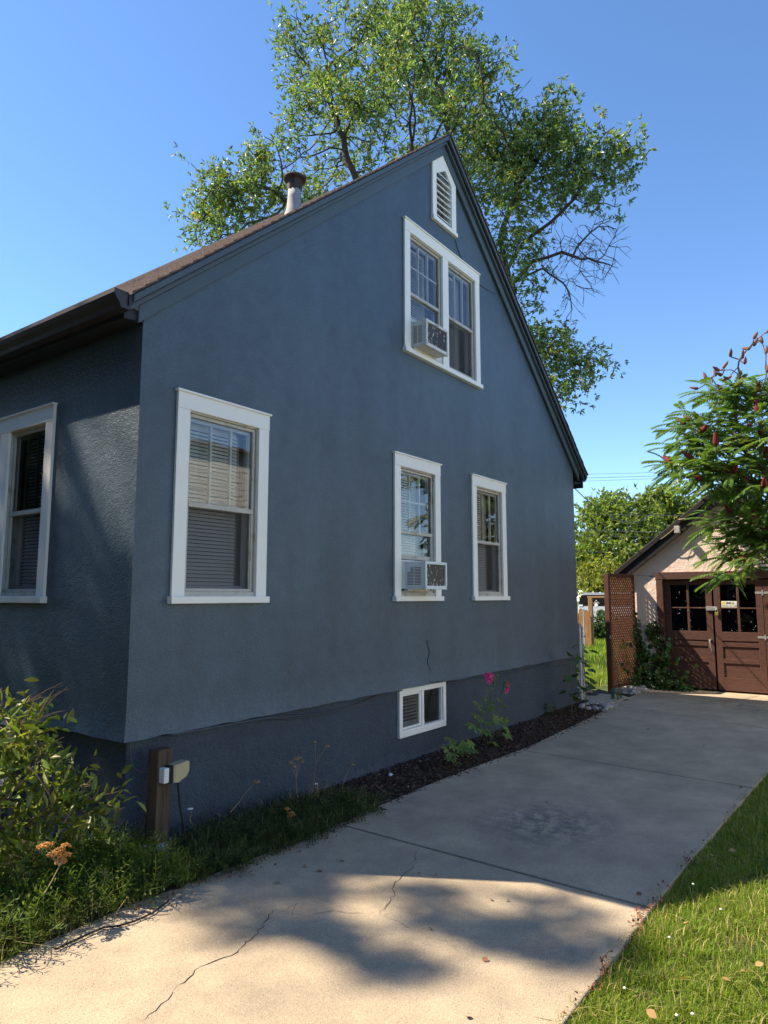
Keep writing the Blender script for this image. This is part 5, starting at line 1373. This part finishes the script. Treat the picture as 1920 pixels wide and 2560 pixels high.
# ------------------------------------------------------------------ vine on the garage corner
def cards(P, N_, L, Wr, tmpl=LEAF8, tilt=.5, droop=-.3):
    n = len(P); D = rng.normal(size=(n, 3))*.6; D[:, 2] += droop; D = nrm(D)
    Nn = nrm(np.asarray(N_)+rng.normal(size=(n, 3))*tilt)
    S = np.stack([rng.uniform(.65, 1.25, n)*L]*3, 1); S[:, 1] *= Wr
    return inst(tmpl[0], tmpl[1], P, frames(D, Nn), S)
vt = thing('creeper_vine', 'green creeper climbing the pink garage corner beside the brown door', 'vine', (GX-.1, -.4, 0))
P = []
for (y0, y1, z1, n, w) in ((-.13, -.10, 1.45, 150, .07), (-.22, -.14, 1.05, 110, .08), (-.60, -.50, 1.25, 170, .09), (-.45, -.62, .85, 120, .10)):
    z = rng.random(n)**.8*z1; y = y0+(y1-y0)*z/z1+.05*np.sin(z*7)+rng.normal(size=n)*w*(1.1-.5*z/z1); P.append(np.stack([GX-.02-rng.random(n)*.10, y, z], 1))
n = 520; y = rng.normal(-.42, .26, n); z = np.abs(rng.normal(0, .20, n))+.02; P.append(np.stack([GX-.05-np.abs(rng.normal(0, .17, n)), y, z], 1))
n = 170; P.append(np.stack([rng.uniform(GX-.45, GX-.10, n), rng.normal(-.80, .16, n), np.abs(rng.normal(0, .07, n))+.02], 1))
n = 90; P.append(np.stack([rng.normal(11.2, .18, n), rng.normal(.05, .07, n), rng.uniform(.1, .9, n)], 1))
P = np.concatenate(P)
V, F = cards(P, np.tile((-1.0, -.5, .7), (len(P), 1)), .105, .85, tilt=.5); npobj('foliage', V, F, MAT['vine'], vt)
c = MB(); r = random.Random(3)
for y0 in (-.13, -.2, -.55, -.5, -.62):
    c.tube([(GX-.03, y0+.04*math.sin(k*.9)+r.gauss(0, .008), .09*k) for k in range(int(r.uniform(9, 15)))], .006, 5)
obj('vine_stem', c, MAT['twig'], vt)

# ------------------------------------------------------------------ river rocks
rk0 = []
r = random.Random(12)
spots = []
def scatter(n, fx_, seed):
    rr_ = random.Random(seed); out = []
    tries = 0
    while len(out) < n and tries < 4000:
        tries += 1; x, y, s = fx_(rr_)
        if all(math.hypot(x-a, y-b) > (s+q)*.78 for a, b, q in out): out.append((x, y, s))
    return out
A_ = scatter(34, lambda q: (q.uniform(8.15, 8.95), q.uniform(-.55, -.12), q.uniform(.035, .095)), 1)
B_ = scatter(44, lambda q: (q.uniform(10.35, 11.35), q.uniform(-.40, .02)-.02, q.uniform(.04, .10)), 2)
C_ = scatter(16, lambda q: (q.uniform(9.2, 10.3), q.uniform(.36, .62), q.uniform(.04, .08)), 4)
base = []
for k in range(5):
    c = MB(); c.blob((0, 0, .3), 1.0, .74, .55, seed=k, amp=.13, seg=(14, 9)); base.append(obj('river_rock', c, MAT['rock'], None, smooth=True, loc=(0, 0, 0)))
where = [(A_, 'smooth grey river rock in the pile between the house corner and the pad', 'river rocks by the house corner'), (B_, 'smooth pale river rock piled at the foot of the lattice screen', 'river rocks under the lattice'), (C_, 'dark river rock behind the concrete pad', 'river rocks behind the pad')]
k = 0
for lst, lab, grp in where:
    for x, y, s in lst:
        o = base[k] if k < 5 else base[k % 5].copy()
        if k >= 5: COL.objects.link(o)
        o.location = (x, y, -.01+s*.05); o.scale = (s, s*r.uniform(.85, 1.15), s*r.uniform(.8, 1.2)); o.rotation_euler = (r.gauss(0, .2), r.gauss(0, .2), r.uniform(0, 6.28))
        tag(o, lab, 'rock', grp); k += 1

# ------------------------------------------------------------------ bark mulch
CH = ([(-.5, -.5, 0), (.5, -.35, .1), (.45, .5, 0), (-.4, .4, -.1), (-.45, -.4, .5), (.4, -.3, .55), (.35, .4, .45), (-.35, .3, .5)],
      [np.array([(0, 3, 2, 1), (4, 5, 6, 7), (0, 1, 5, 4), (1, 2, 6, 5), (2, 3, 7, 6), (3, 0, 4, 7)])])
def mulch(n, x0, x1, mat, name, S0):
    x = rng.uniform(x0, x1, n); yl = np.array([le(a) for a in x]); t = rng.random(n)
    y = yl+.015+(FO-.02-yl)*t+rng.normal(size=n)*.012
    y = np.where(rng.random(n) < .03, yl-np.abs(rng.normal(0, .05, n)), y)
    z = -.020+.035*((y+.75)/1.1)+rng.random(n)*.026; z = np.maximum(z, np.where(y < yl, .003, -1))
    D = rdir(n); D[:, 2] *= .35; S = np.stack([rng.uniform(.018, .055, n), rng.uniform(.008, .02, n), rng.uniform(.004, .009, n)], 1)*S0
    V, F = inst(CH[0], CH[1], np.stack([x, y, z], 1), frames(D, rdir(n, 2.0)), S)
    return npobj(name, V, F, mat, None, kind='stuff', loc=(4, -.3, 0))
tag(mulch(9500, .3, 9.0, MAT['chip'], 'bark_mulch', 1.0), 'dark bark mulch along the foundation', 'mulch', kind='stuff')
tag(mulch(420, 1.0, 8.8, MAT['palechip'], 'pale_debris', .6), 'pale chips and debris scattered over the dark mulch', 'debris', kind='stuff')

# ------------------------------------------------------------------ lawn
def blades(n, fn, h0, h1, w, mat, name, label, lean=.5, rep=1):
    x, y = fn(n); n = len(x); h = rng.uniform(h0, h1, n); a = rng.uniform(0, 2*np.pi, n); ln = np.abs(rng.normal(0, lean, n))
    d = np.stack([np.cos(a), np.sin(a), 0*a], 1); s = np.stack([-np.sin(a), np.cos(a), 0*a], 1)*(w*rng.uniform(.6, 1.3, n))[:, None]
    up = np.array((0, 0, 1.0)); p0 = np.stack([x, y, np.full(n, -.045)], 1)
    p1 = p0+up*(h*.55)[:, None]+d*(h*ln*.25)[:, None]; p2 = p0+up*(h*(1-.25*ln))[:, None]+d*(h*ln*.9)[:, None]
    V = np.stack([p0-s, p0+s, p1-s*.8, p1+s*.8, p2], 1).reshape(-1, 3); b = (np.arange(n)*5)[:, None]
    o = npobj(name, V, [b+np.array([(0, 1, 3, 2)]), b+np.array([(2, 3, 4)])], mat, None, kind='stuff', loc=(2, -4, 0))
    return tag(o, label, 'grass', kind='stuff')
def near_lawn(n):
    x, y = near_lawn0(int(n*1.5)); f = np.sin(x*5.1+np.sin(y*7.3)*1.7)+np.sin(y*9.7+np.sin(x*6.1)*2.1)+.7*np.sin(x*19+y*13)
    k = rng.random(len(x)) < np.clip(.66+.20*f, .22, 1); return x[k], y[k]
def near_lawn0(n):
    x = -1.8+7.6*rng.random(n)**1.25; t = rng.random(n)**1.4; re = np.array([ri(a) for a in x]); e = .035*np.sin(x*9)+.03*np.sin(x*23+1)
    return x, re+.02+e*.7-t*1.7
blades(150000, near_lawn, .024, .066, .0020, MAT['grass'], 'lawn_grass', 'bright green lawn along the right edge of the driveway', 1.05)
blades(9000, near_lawn, .04, .10, .0022, MAT['drygrass'], 'dry_grass', 'straw coloured dry blades mixed into the lawn', .9)
blades(26000, lambda n: (rng.uniform(-6, 14, n), rng.uniform(-9.5, -4.7, n)), .05, .11, .006, MAT['grass'], 'lawn_grass', 'green lawn stretching to the neighbouring house', .6)
blades(26000, lambda n: (rng.uniform(10.3, 26, n), .55+rng.random(n)*6.5), .08, .24, .008, MAT['grass'], 'yard_grass', 'green grass of the back yard behind the gate', .7)
# low reddish spurge and soil bits along the lawn edge
x = np.concatenate([rng.normal(c_, .10, 34) for c_ in (.45, .62, 1.0, 1.28, 1.45, 2.3)]+[rng.uniform(0, 4.5, 36)]); n = len(x); y = np.array([ri(a) for a in x])+np.abs(rng.normal(0, .03, n))-.02+.025*np.sin(x*11)
V, F = inst(LEAF4[0], LEAF4[1], np.stack([x, y, rng.uniform(.003, .02, n)], 1), frames(rdir(n, .2), rdir(n, 1.5)), np.stack([rng.uniform(.010, .024, n)]*3, 1)*np.array((1, .7, 1)))
tag(npobj('creeping_weed', V, F, MAT['redweed'], None, kind='stuff', loc=(1, -3.1, 0)), 'reddish creeping weed between the driveway and the lawn', 'weed', kind='stuff')
# white clover heads in the lawn
cl0 = None; r = random.Random(7)
for k in range(7):
    x = r.uniform(.2, 2.6); y = ri(x)-r.uniform(.10, .8)
    if cl0 is None: c = MB(); c.blob((0, 0, 0), .0065, .0065, .006, 3, .2, (7, 5)); o = cl0 = obj('clover_flower', c, MAT['foam'], None, smooth=True, loc=(0, 0, 0))
    else: o = cl0.copy(); COL.objects.link(o)
    o.location = (x, y, .055); tag(o, 'tiny white clover head poking out of the sunny lawn', 'clover', 'clover heads in the lawn')
# ------------------------------------------------------------------ yarrow and weeds in the bed (ground cover)
def frond(np_=9, L=1.0, curl=.35):
    V = []; T = []
    def R0(t): return np.array((L*t*(1-.1*t), 0, .18*L*math.sin(t*2.2)-curl*L*t*t*.8))
    for k in range(np_):
        t = .08+.92*k/(np_-1); p = R0(t); ll = .13*L*math.sin(math.pi*min(1, .25+.70*(1-t)+.0))*1.0+.01
        for s in (1, -1):
            d = np.array((.55, s*.85, .12)); d /= np.linalg.norm(d); q = np.array((-.32, 0, .25))*ll*.55
            b = len(V); V += [p, p+d*ll*.55+q*.6, p+d*ll, p+d*ll*.55-q*.6]; T += [(b, b+3, b+2), (b, b+2, b+1)]
    for k in range(5):
        p = R0(k/4); w = .008*L; b = len(V); V += [p+np.array((0, w, 0)), p-np.array((0, w, 0))]
        if k: T += [(b-2, b-1, b+1), (b-2, b+1, b)]
    return np.array(V), [np.array(T)]
FRD = [frond(9, 1, .35), frond(10, 1, .6), frond(8, 1, .15)]
def fronds(P, L0, L1, up0, up1):
    n = len(P); parts = []
    a = rng.uniform(0, 2*np.pi, n); e = rng.uniform(up0, up1, n); D = np.stack([np.cos(a)*np.cos(e), np.sin(a)*np.cos(e), np.sin(e)], 1)
    Nn = rdir(n, .8); S = rng.uniform(L0, L1, n); w = rng.integers(0, 3, n)
    for k in range(3):
        m = w == k
        if m.any(): parts.append(inst(FRD[k][0], FRD[k][1], P[m], frames(D[m], Nn[m]), S[m]))
    return merge(parts)
def bed_pts(n, x0, x1, pw=1.0, over=.12):
    x = x0+(x1-x0)*rng.random(n)**pw; yl = np.array([le(a) for a in x]); t = rng.random(n)
    bulge = over*(.55+.45*np.sin(x*7.3))
    y = yl-bulge+(.02-yl+bulge)*t; keep = ~((x > .02) & (x < .36) & (y > -.34) & (rng.random(n) < .8)); return np.stack([x, y, np.full(n, -.01)], 1)[keep]
P1 = bed_pts(2600, .0, 1.95, .8, .06); m = (P1[:, 1] < -.10-.28*np.clip((P1[:, 0]-.9)/1.0, 0, 1)); P1 = P1[m]
V1 = fronds(P1, .13, .28, .1, 1.1)
P2 = bed_pts(2600, -2.3, .1, 1, .05); P2[:, 1] = np.where(rng.random(len(P2)) < .5, P2[:, 1], P2[:, 1]+rng.random(len(P2))*.6)
m = ~((P2[:, 0] > -.02) & (P2[:, 1] > 0)); P2 = P2[m]; V2 = fronds(P2, .16, .34, .4, 1.35)
tag(npobj('yarrow_groundcover', V1[0], V1[1], MAT['weed'], None, kind='stuff', loc=(0, -.4, 0)), 'feathery yarrow leaves coloured darker for the shade along the foundation', 'ground cover', kind='stuff')
tag(npobj('yarrow_groundcover', V2[0], V2[1], MAT['fern'], None, kind='stuff', loc=(-1, -.4, 0)), 'bright feathery yarrow leaves below the shrub at the left', 'ground cover', kind='stuff')
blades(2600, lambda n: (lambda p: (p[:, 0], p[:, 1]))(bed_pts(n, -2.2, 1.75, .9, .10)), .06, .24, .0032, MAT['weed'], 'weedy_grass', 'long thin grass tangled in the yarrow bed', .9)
blades(2000, lambda n: (lambda p: (p[:, 0], p[:, 1]))(bed_pts(n, -1.8, 2.0, .9, .05)), .08, .26, .0022, MAT['drygrass'], 'dry_stalks', 'dry straw stalks in the yarrow bed', .9)

# ------------------------------------------------------------------ dried yarrow flower stems
def head(c, p, rad, r):
    n = int(14+rad*500)
    for k in range(n):
        a = r.uniform(0, 6.28); q = math.sqrt(r.random())*rad; s = r.uniform(.004, .008)
        c.blob(p+Vector((q*math.cos(a), q*math.sin(a), r.gauss(0, rad*.12)-q*q/rad*.3)), s, s, s*.8, seed=k, amp=.1, seg=(5, 4))
def yarrow(label, base, tops, mat, rad=.028, seed=1, leaves=True):
    r = random.Random(seed); base = Vector(base); t = thing('yarrow_plant', label, 'flower', tuple(base), 'dried yarrow stems in the foundation bed')
    c = MB(); cm = sum((Vector(q) for q in tops), Vector())/len(tops); mid = base.lerp(cm, .6)+Vector((r.gauss(0, .015), r.gauss(0, .015), 0))
    c.tube([base, base.lerp(mid, .5)+Vector((r.gauss(0, .01), 0, 0)), mid], [.004, .0035, .003], 5)
    hs_ = []
    for q in tops:
        h = MB(); hs_.append(h)
        q = Vector(q); c.tube([mid, mid.lerp(q, .5)+Vector((r.gauss(0, .006), r.gauss(0, .006), -.004)), q], [.0026, .002, .0016], 4); head(h, q, rad*r.uniform(.75, 1.2), r)
    obj('stem', c, MAT['twig'], t)
    for h in hs_: obj('flower_head', h, MAT[mat], t)
def dpt(u, v, y): return tuple(px(u, v, y=y))
def z2(x, y): return (x*.2532, 1740+y*.2532)     # from the 0..420 crop
yy = -.55
yarrow('bright orange dried yarrow heads standing in the sunlit weeds', tuple(px(*z2(430, 1960), y=-.62)), [dpt(*z2(x, y), yy) for x, y in ((420, 1475), (470, 1455), (590, 1510), (655, 1465), (525, 1555), (580, 1560), (655, 1560), (605, 1620), (610, 1535))], 'yarrow', .026, 2)
yarrow('tan yarrow head drooping over the weeds below the shrub', tuple(px(*z2(1100, 1990), y=-.5)), [dpt(*z2(x, y), -.5) for x, y in ((985, 1840), (1040, 1770), (1030, 1730), (1060, 1820), (1020, 1845))], 'tanhead', .022, 3)
def z4(x, y): return (700+x*.2411, 1780+y*.2411)
for i, (lab, b, tp, mt, rd) in enumerate([
    ('tallest brown yarrow stem with a wide head before the foundation', (185, 930), ((110, 520), (160, 480), (200, 470), (140, 560), (215, 510)), 'tanhead', .022),
    ('slim stem with two small brown heads high against the foundation', (330, 840), ((360, 310), (490, 345)), 'tanhead', .022),
    ('single brown head on a leaning stem left of the basement window', (650, 760), ((750, 545),), 'tanhead', .026),
    ('low orange yarrow clump at the edge of the mulch', (780, 990), ((775, 900), (785, 940), (760, 890)), 'yarrow', .020),
    ('low rusty yarrow clump in the dark weeds', (90, 1120), ((80, 1000), (120, 1040), (100, 1070), (140, 1060)), 'yarrow', .020)]):
    yp = -.28 if i < 3 else (-.52 if i == 3 else -.55)
    yarrow(lab, tuple(px(*z4(*b), y=yp)), [dpt(*z4(*q), yp-.02) for q in tp], mt, rd, 10+i)
yarrow('lone stem with a tan head leaning across the dark foundation', tuple(px(*[1060*.5425, 1700+610*.5425], y=-.22)), [dpt(1180*.5425, 1700+465*.5425, -.24)], 'tanhead', .03, 30)
yarrow('small white yarrow flower beside the outlet cord', tuple(px(880*.5425, 1700+660*.5425, y=-.3)), [dpt(876*.5425, 1700+592*.5425, -.3)], 'foam', .018, 31)
yarrow('small white flower at the end of the weeds', tuple(px(*z4(365, 860), y=-.25)), [dpt(*z4(375, 742), -.25)], 'foam', .013, 32)

# ------------------------------------------------------------------ shrub at the house corner
def shrub(label, base, blobs, leafmat, L, Wr, n_twig, seed, tips=()):
    r = random.Random(seed); base = Vector(base); t = thing('leafy_shrub', label, 'shrub', tuple(base))
    P = np.concatenate([blob_pts(c, q, n) for c, q, n in blobs])
    nodes = [base]+lerpn(base, base+Vector((0, 0, .25)), 3); par = [i-1 for i in range(len(nodes))]
    nodes, par = grow2(nodes, par, P[::2], step=.06, kill=.09, iters=70, jit=.15)
    mb, _, ch = tree_mesh(nodes, par, rtip=.0026, expo=2.1, rmax=.022)
    for k in range(n_twig):                  # dry grey-tan twigs sticking out
        i = r.randrange(len(nodes)//2, len(nodes)); p = nodes[i]; d = Vector((r.gauss(.15, .5), r.gauss(-.3, .5), r.uniform(.15, 1.0))).normalized(); Lw = r.uniform(.12, .34)
        q1 = p+d*Lw*.6; q2 = p+d*Lw+Vector((0, 0, -.02)); mb.tube([p, q1, q2], [.0046, .0036, .0020], 4)
        for _ in range(2):
            e = p.lerp(q2, r.uniform(.4, .9)); mb.tube([e, e+(d+Vector((r.gauss(0, .5), r.gauss(0, .5), r.gauss(0, .3)))).normalized()*Lw*.3], [.0026, .0014], 3)
    obj('stem', mb, MAT['twig'], t, smooth=True)
    P = P[rng.random(len(P)) < .78]; n = len(P); k = 3; C = np.repeat(P, k, 0)+rng.normal(size=(n*k, 3))*.045; D = rdir(n*k, -.15)
    S = np.stack([rng.uniform(.6, 1.2, n*k)*L]*3, 1); S[:, 1] *= Wr
    V, F = inst(LEAF8[0], LEAF8[1], C, frames(D, rdir(n*k, 1.0)), S)
    npobj('foliage', V, F, leafmat, t); return t
shrub('tangled green shrub with dry twigs at the left corner of the blue house', (-.72, .30, -.02),
      [((-.62, .20, .92), .26, 95), ((-.80, .55, .95), .30, 90), ((-.95, .15, .72), .28, 100), ((-.50, -.05, .62), .22, 70), ((-.36, -.22, .50), .16, 50), ((-.66, .02, .40), .24, 70), ((-1.05, .45, .55), .30, 80), ((-1.25, .35, .85), .3, 90), ((-.30, -.02, .22), .16, 36), ((-.85, -.10, .28), .22, 50), ((-1.35, .75, .6), .35, 70), ((-.55, .45, .7), .25, 60)], MAT['shrubleaf'], .094, .40, 100, 4)

# ------------------------------------------------------------------ hollyhocks and tall weeds
LOBE = []
def palm(nl=5):
    V = [(0, 0, 0)]; T = []
    ring = []
    for k in range(nl*4+1):
        a = -2.35+4.7*k/(nl*4); ph = k % 4; rr_ = (.62, .85, 1.0, .85)[ph] if True else 1
        rr_ = {0: .50, 1: .82, 2: 1.0, 3: .82}[ph]*(1-.12*abs(a)/2.35); ring.append((.25+.75*rr_*math.cos(a)*.95, .75*rr_*math.sin(a), .05*math.cos(a*3)-.18*rr_*rr_+.08*(ph == 0)))
    V += ring; T = [(0, i, i+1) for i in range(1, len(ring))]
    return np.array(V), [np.array(T)]
PALM = palm()
def holly(label, base, stalks, leaves, flowers, seed, name='hollyhock', cat='flower', mat='hollyleaf', tm=None, petal=True):
    r = random.Random(seed); base = Vector(base); t = thing(name, label, cat, tuple(base))
    c = MB()
    for s in stalks: c.tube([Vector(p) for p in s], [.006]*(len(s)-1)+[.0035], 6)
    tm = tm or PALM
    for (p, L, att) in leaves:
        p = Vector(p); a = Vector(att); c.tube([a, (a+p)/2+Vector((0, 0, .01)), p], .0022, 4)
    obj('stem', c, MAT['stem'], t, smooth=True)
    for (p, L, att) in leaves:
        p = Vector(p); d = np.array(p-Vector(att)); d[2] = min(d[2], .02)-.02; d = d+np.array((r.gauss(0, .02), r.gauss(0, .02), -.01))
        V, F = inst(tm[0], tm[1], np.array([tuple(p)]), frames(d[None], np.array([(r.gauss(-.25, .3), r.gauss(-.45, .3), .9)])), np.array([L*1.2]))
        npobj('leaf', V, F, MAT[mat], t)
    for (p, s, fd) in flowers:
        s = s*1.3
        p = Vector(p); f = Vector(fd).normalized(); a = f.orthogonal().normalized(); b = f.cross(a); c = MB()
        for k in range(5):
            q = 2*math.pi*k/5; u = a*math.cos(q)+b*math.sin(q); v_ = f.cross(u)
            c.add([p, p+u*s*.55+v_*s*.42+f*s*.30, p+u*s*1.0+v_*s*.36+f*s*.22, p+u*s*1.06+f*s*.30, p+u*s*1.0-v_*s*.36+f*s*.22, p+u*s*.55-v_*s*.42+f*s*.30], [(0, 1, 2, 3), (0, 3, 4, 5)])
        fo = obj('flower', c, MAT['petal'], t); c = MB(); c.blob(p+f*s*.25, s*.14, s*.14, s*.2, 1, .05, (6, 5)); obj('flower_center', c, MAT['yellow'], fo)
    return t
def z3(x, y): return (980+x*.1929, 1690+y*.1929)
P3 = lambda x, y, yy_=-.33: Vector(px(*z3(x, y), y=yy_))
b1 = Vector((4.74, -.33, 0))
hs = [[b1, P3(1180, 600), P3(1200, 400), P3(1225, 100), P3(1235, 30), P3(1225, -60)], [b1+Vector((.05, 0, 0)), P3(1260, 620), P3(1290, 300), P3(1320, 60), P3(1335, -30)], [b1+Vector((.10, .02, 0)), P3(1330, 640), P3(1390, 380), P3(1430, 200), P3(1455, 60)], [b1+Vector((.02, .03, 0)), P3(1120, 640), P3(1190, 330), P3(1230, 180)]]
lv = [(x, y, L, P3(ax, ay)) for x, y, L, ax, ay in [(1120, 350, .085, 1195, 420), (1270, 340, .08, 1205, 380), (1120, 510, .095, 1190, 560), (1310, 540, .10, 1270, 600), (1080, 640, .13, 1165, 720), (1200, 590, .09, 1180, 640), (1205, 700, .115, 1180, 800), (1290, 600, .10, 1265, 680), (1420, 510, .09, 1380, 450), (1445, 680, .115, 1330, 760), (1440, 760, .12, 1300, 830), (1500, 890, .13, 1330, 850), (1290, 860, .10, 1230, 880), (1250, 410, .08, 1200, 450), (1390, 300, .06, 1420, 320), (1450, 380, .07, 1400, 400), (1460, 560, .08, 1390, 480), (1160, 430, .07, 1200, 470)]]
lv = [(Vector(px(*z3(x, y), y=-.33-.10*random.random())), L, a) for x, y, L, a in lv]
# buds near the tips as tiny leaves
for (x, y) in [(1330, 20), (1310, 70), (1350, -20), (1290, 150), (1450, 75), (1440, 100), (1475, 70), (1410, 200), (1400, 320), (1200, 300), (1225, 310), (1240, 90), (1310, 110)]:
    q = P3(x, y); lv.append((q+Vector((.01, -.01, 0)), .028, q))
fl = [(P3(1268, 5, -.37), .040, (-.4, -1, .1)), (P3(1255, 62, -.37), .030, (-.6, -.8, -.2)), (P3(1225, -5, -.37), .026, (-1, -.4, 0)), (P3(1488, 130, -.37), .044, (.25, -1, .1)), (P3(1480, 180, -.37), .036, (-.1, -1, -.3)), (P3(1505, 105, -.37), .030, (.5, -.9, .2))]
holly('tall hollyhock with magenta flowers against the dark foundation', b1, hs, lv, fl, 1)
b2 = Vector((4.08, -.36, 0))
P3b = lambda x, y: Vector(px(*z3(x, y), y=-.38))
hs = [[b2, P3b(880, 950), P3b(860, 860)], [b2, P3b(840, 960), P3b(790, 850)], [b2, P3b(920, 1000), P3b(980, 900)]]
lv = [(Vector(px(*z3(x, y), y=-.36-.14*random.random())), L, P3b(ax, ay)) for x, y, L, ax, ay in [(760, 810, .10, 800, 870), (880, 870, .105, 870, 930), (980, 860, .10, 950, 940), (720, 950, .09, 800, 960), (790, 1000, .10, 840, 1000), (930, 930, .10, 890, 980), (1040, 960, .085, 960, 980), (760, 1060, .09, 840, 1020), (890, 1130, .095, 870, 1060), (840, 920, .09, 850, 980), (1000, 1010, .07, 930, 1010), (810, 880, .08, 840, 940)]]
holly('small bushy hollyhock without flowers left of the tall one', b2, hs, lv, [], 2)
HEART = (np.array([(0, 0, 0), (.05, .33, .03), (.3, .44, .0), (.65, .28, -.06), (1, 0, -.2), (.65, -.28, -.06), (.3, -.44, .0), (.05, -.33, .03), (.35, 0, -.03)]), [np.array([(0, 8, 1), (1, 8, 2), (2, 8, 3), (3, 8, 4), (4, 8, 5), (5, 8, 6), (6, 8, 7), (7, 8, 0)])])
r = random.Random(15)
for i, (bx_, by_, h, lab) in enumerate([(7.50, -.31, .90, 'tall sunflower weed with drooping leaves at the far end of the mulch bed'), (7.63, -.48, 1.05, 'tallest leafy sunflower weed in front of the steel posts'), (9.55, .32, .85, 'leafy weed behind the gate posts'), (10.0, .5, .7, 'bushy weed near the lattice post')]):
    bb = Vector((bx_, by_, 0)); n = 9 if i < 2 else 14; st = [bb+Vector((.012*math.sin(k), .01*math.cos(k*1.3), h*k/6)) for k in range(7)]; lv = []
    for k in range(n):
        zz = h*(.30 if i < 2 else .12)+h*(.70 if i < 2 else .88)*(k/(n-1)); a = k*2.4+i; L = r.uniform(.11, .20)*(1-.35*k/n); ap = bb+Vector((0, 0, zz)); lv.append((ap+Vector((math.cos(a), math.sin(a), .15))*.09, L, ap))
    holly(lab, bb, [st], lv, [], 40+i, 'sunflower_weed', 'weed', 'vine', HEART)
for i, (x, y) in enumerate([(9.45, -.38), (9.7, -.3), (7.3, -.05)]):
    bb = Vector((x, y, .0)); lv = []
    for k in range(9):
        a = k*2.1; zz = .03+.02*k; lv.append((bb+Vector((math.cos(a)*.05, math.sin(a)*.05, zz)), .06, bb+Vector((0, 0, zz*.7))))
    holly(['small sprouting weed at the left of the concrete pad', 'small sprouting weed at the middle of the concrete pad', 'spindly seedling against the foundation'][i], bb, [[bb, bb+Vector((.01, 0, .12)), bb+Vector((.02, 0, .22))]], lv, [], 60+i, 'seedling', 'weed', 'vine', HEART)

# ------------------------------------------------------------------ small litter
def litter(name, cat, label, group, spots, mat, sz, seed, flat=True):
    r = random.Random(seed); base = None
    for (x, y, z) in spots:
        if base is None:
            V = np.array(LEAF8[0])*np.array((sz, sz*.8, sz*.9))-np.array((sz/2, 0, 0)); o = base = npobj(name, V, LEAF8[1], MAT[mat], None, loc=(0, 0, 0))
        else: o = base.copy(); COL.objects.link(o)
        o.location = (x, y, z); s = r.uniform(.6, 1.25); o.scale = (s, s, s); o.rotation_euler = (r.gauss(0, .35), r.gauss(0, .35), r.uniform(0, 6.28)); tag(o, label, cat, group, 'thing')
r = random.Random(31)
sp = [(*px(u*DS, v*DS, z=.008)[:2], .008) for u, v in [(372, 1955), (1062, 1943), (1096, 1944), (1048, 2072), (942, 1889), (905, 1886), (1152, 1726), (1180, 1733), (1440, 1915), (1380, 1930), (690, 1880), (660, 1870), (740, 1858), (1240, 1765), (1520, 1610), (640, 1890), (600, 1905), (1012, 2195), (1400, 1575), (930, 2005), (1600, 1700)]]
litter('dead_leaf', 'leaf', 'small curled brown leaf lying on the concrete driveway', 'dead leaves on the driveway', sp, 'deadleaf', .035, 1)
sp = [(x, ri(x)-r.uniform(.08, .75), .035) for x in [r.uniform(-.3, 2.6) for _ in range(26)]]
litter('fallen_leaf', 'leaf', 'pale tan fallen leaf caught in the lawn grass', 'fallen leaves on the lawn', sp, 'tanleaf', .05, 2)
sp = []
for _ in range(70):
    x = r.uniform(-.6, 1.9); sp.append((x, le(x)-abs(r.gauss(0, .09))-.04, .006))
litter('leaf_scrap', 'leaf', 'dry brown leaf scrap along the weedy driveway edge', 'leaf scraps by the bed', sp, 'deadleaf', .024, 3)
# a white paper scrap in the mulch
q = px(*z4(1150, 650), z=.03); c = MB(); c.add([(q.x-.03, q.y-.01, .02), (q.x+.01, q.y-.025, .035), (q.x+.035, q.y+.01, .022), (q.x+.0, q.y+.012, .05), (q.x-.02, q.y+.02, .03)], [(0, 1, 3), (1, 2, 3), (0, 3, 4)])
tag(obj('paper_scrap', c, MAT['paper'], None, loc=tuple(q)), 'crumpled white paper scrap in the dark mulch', 'paper')
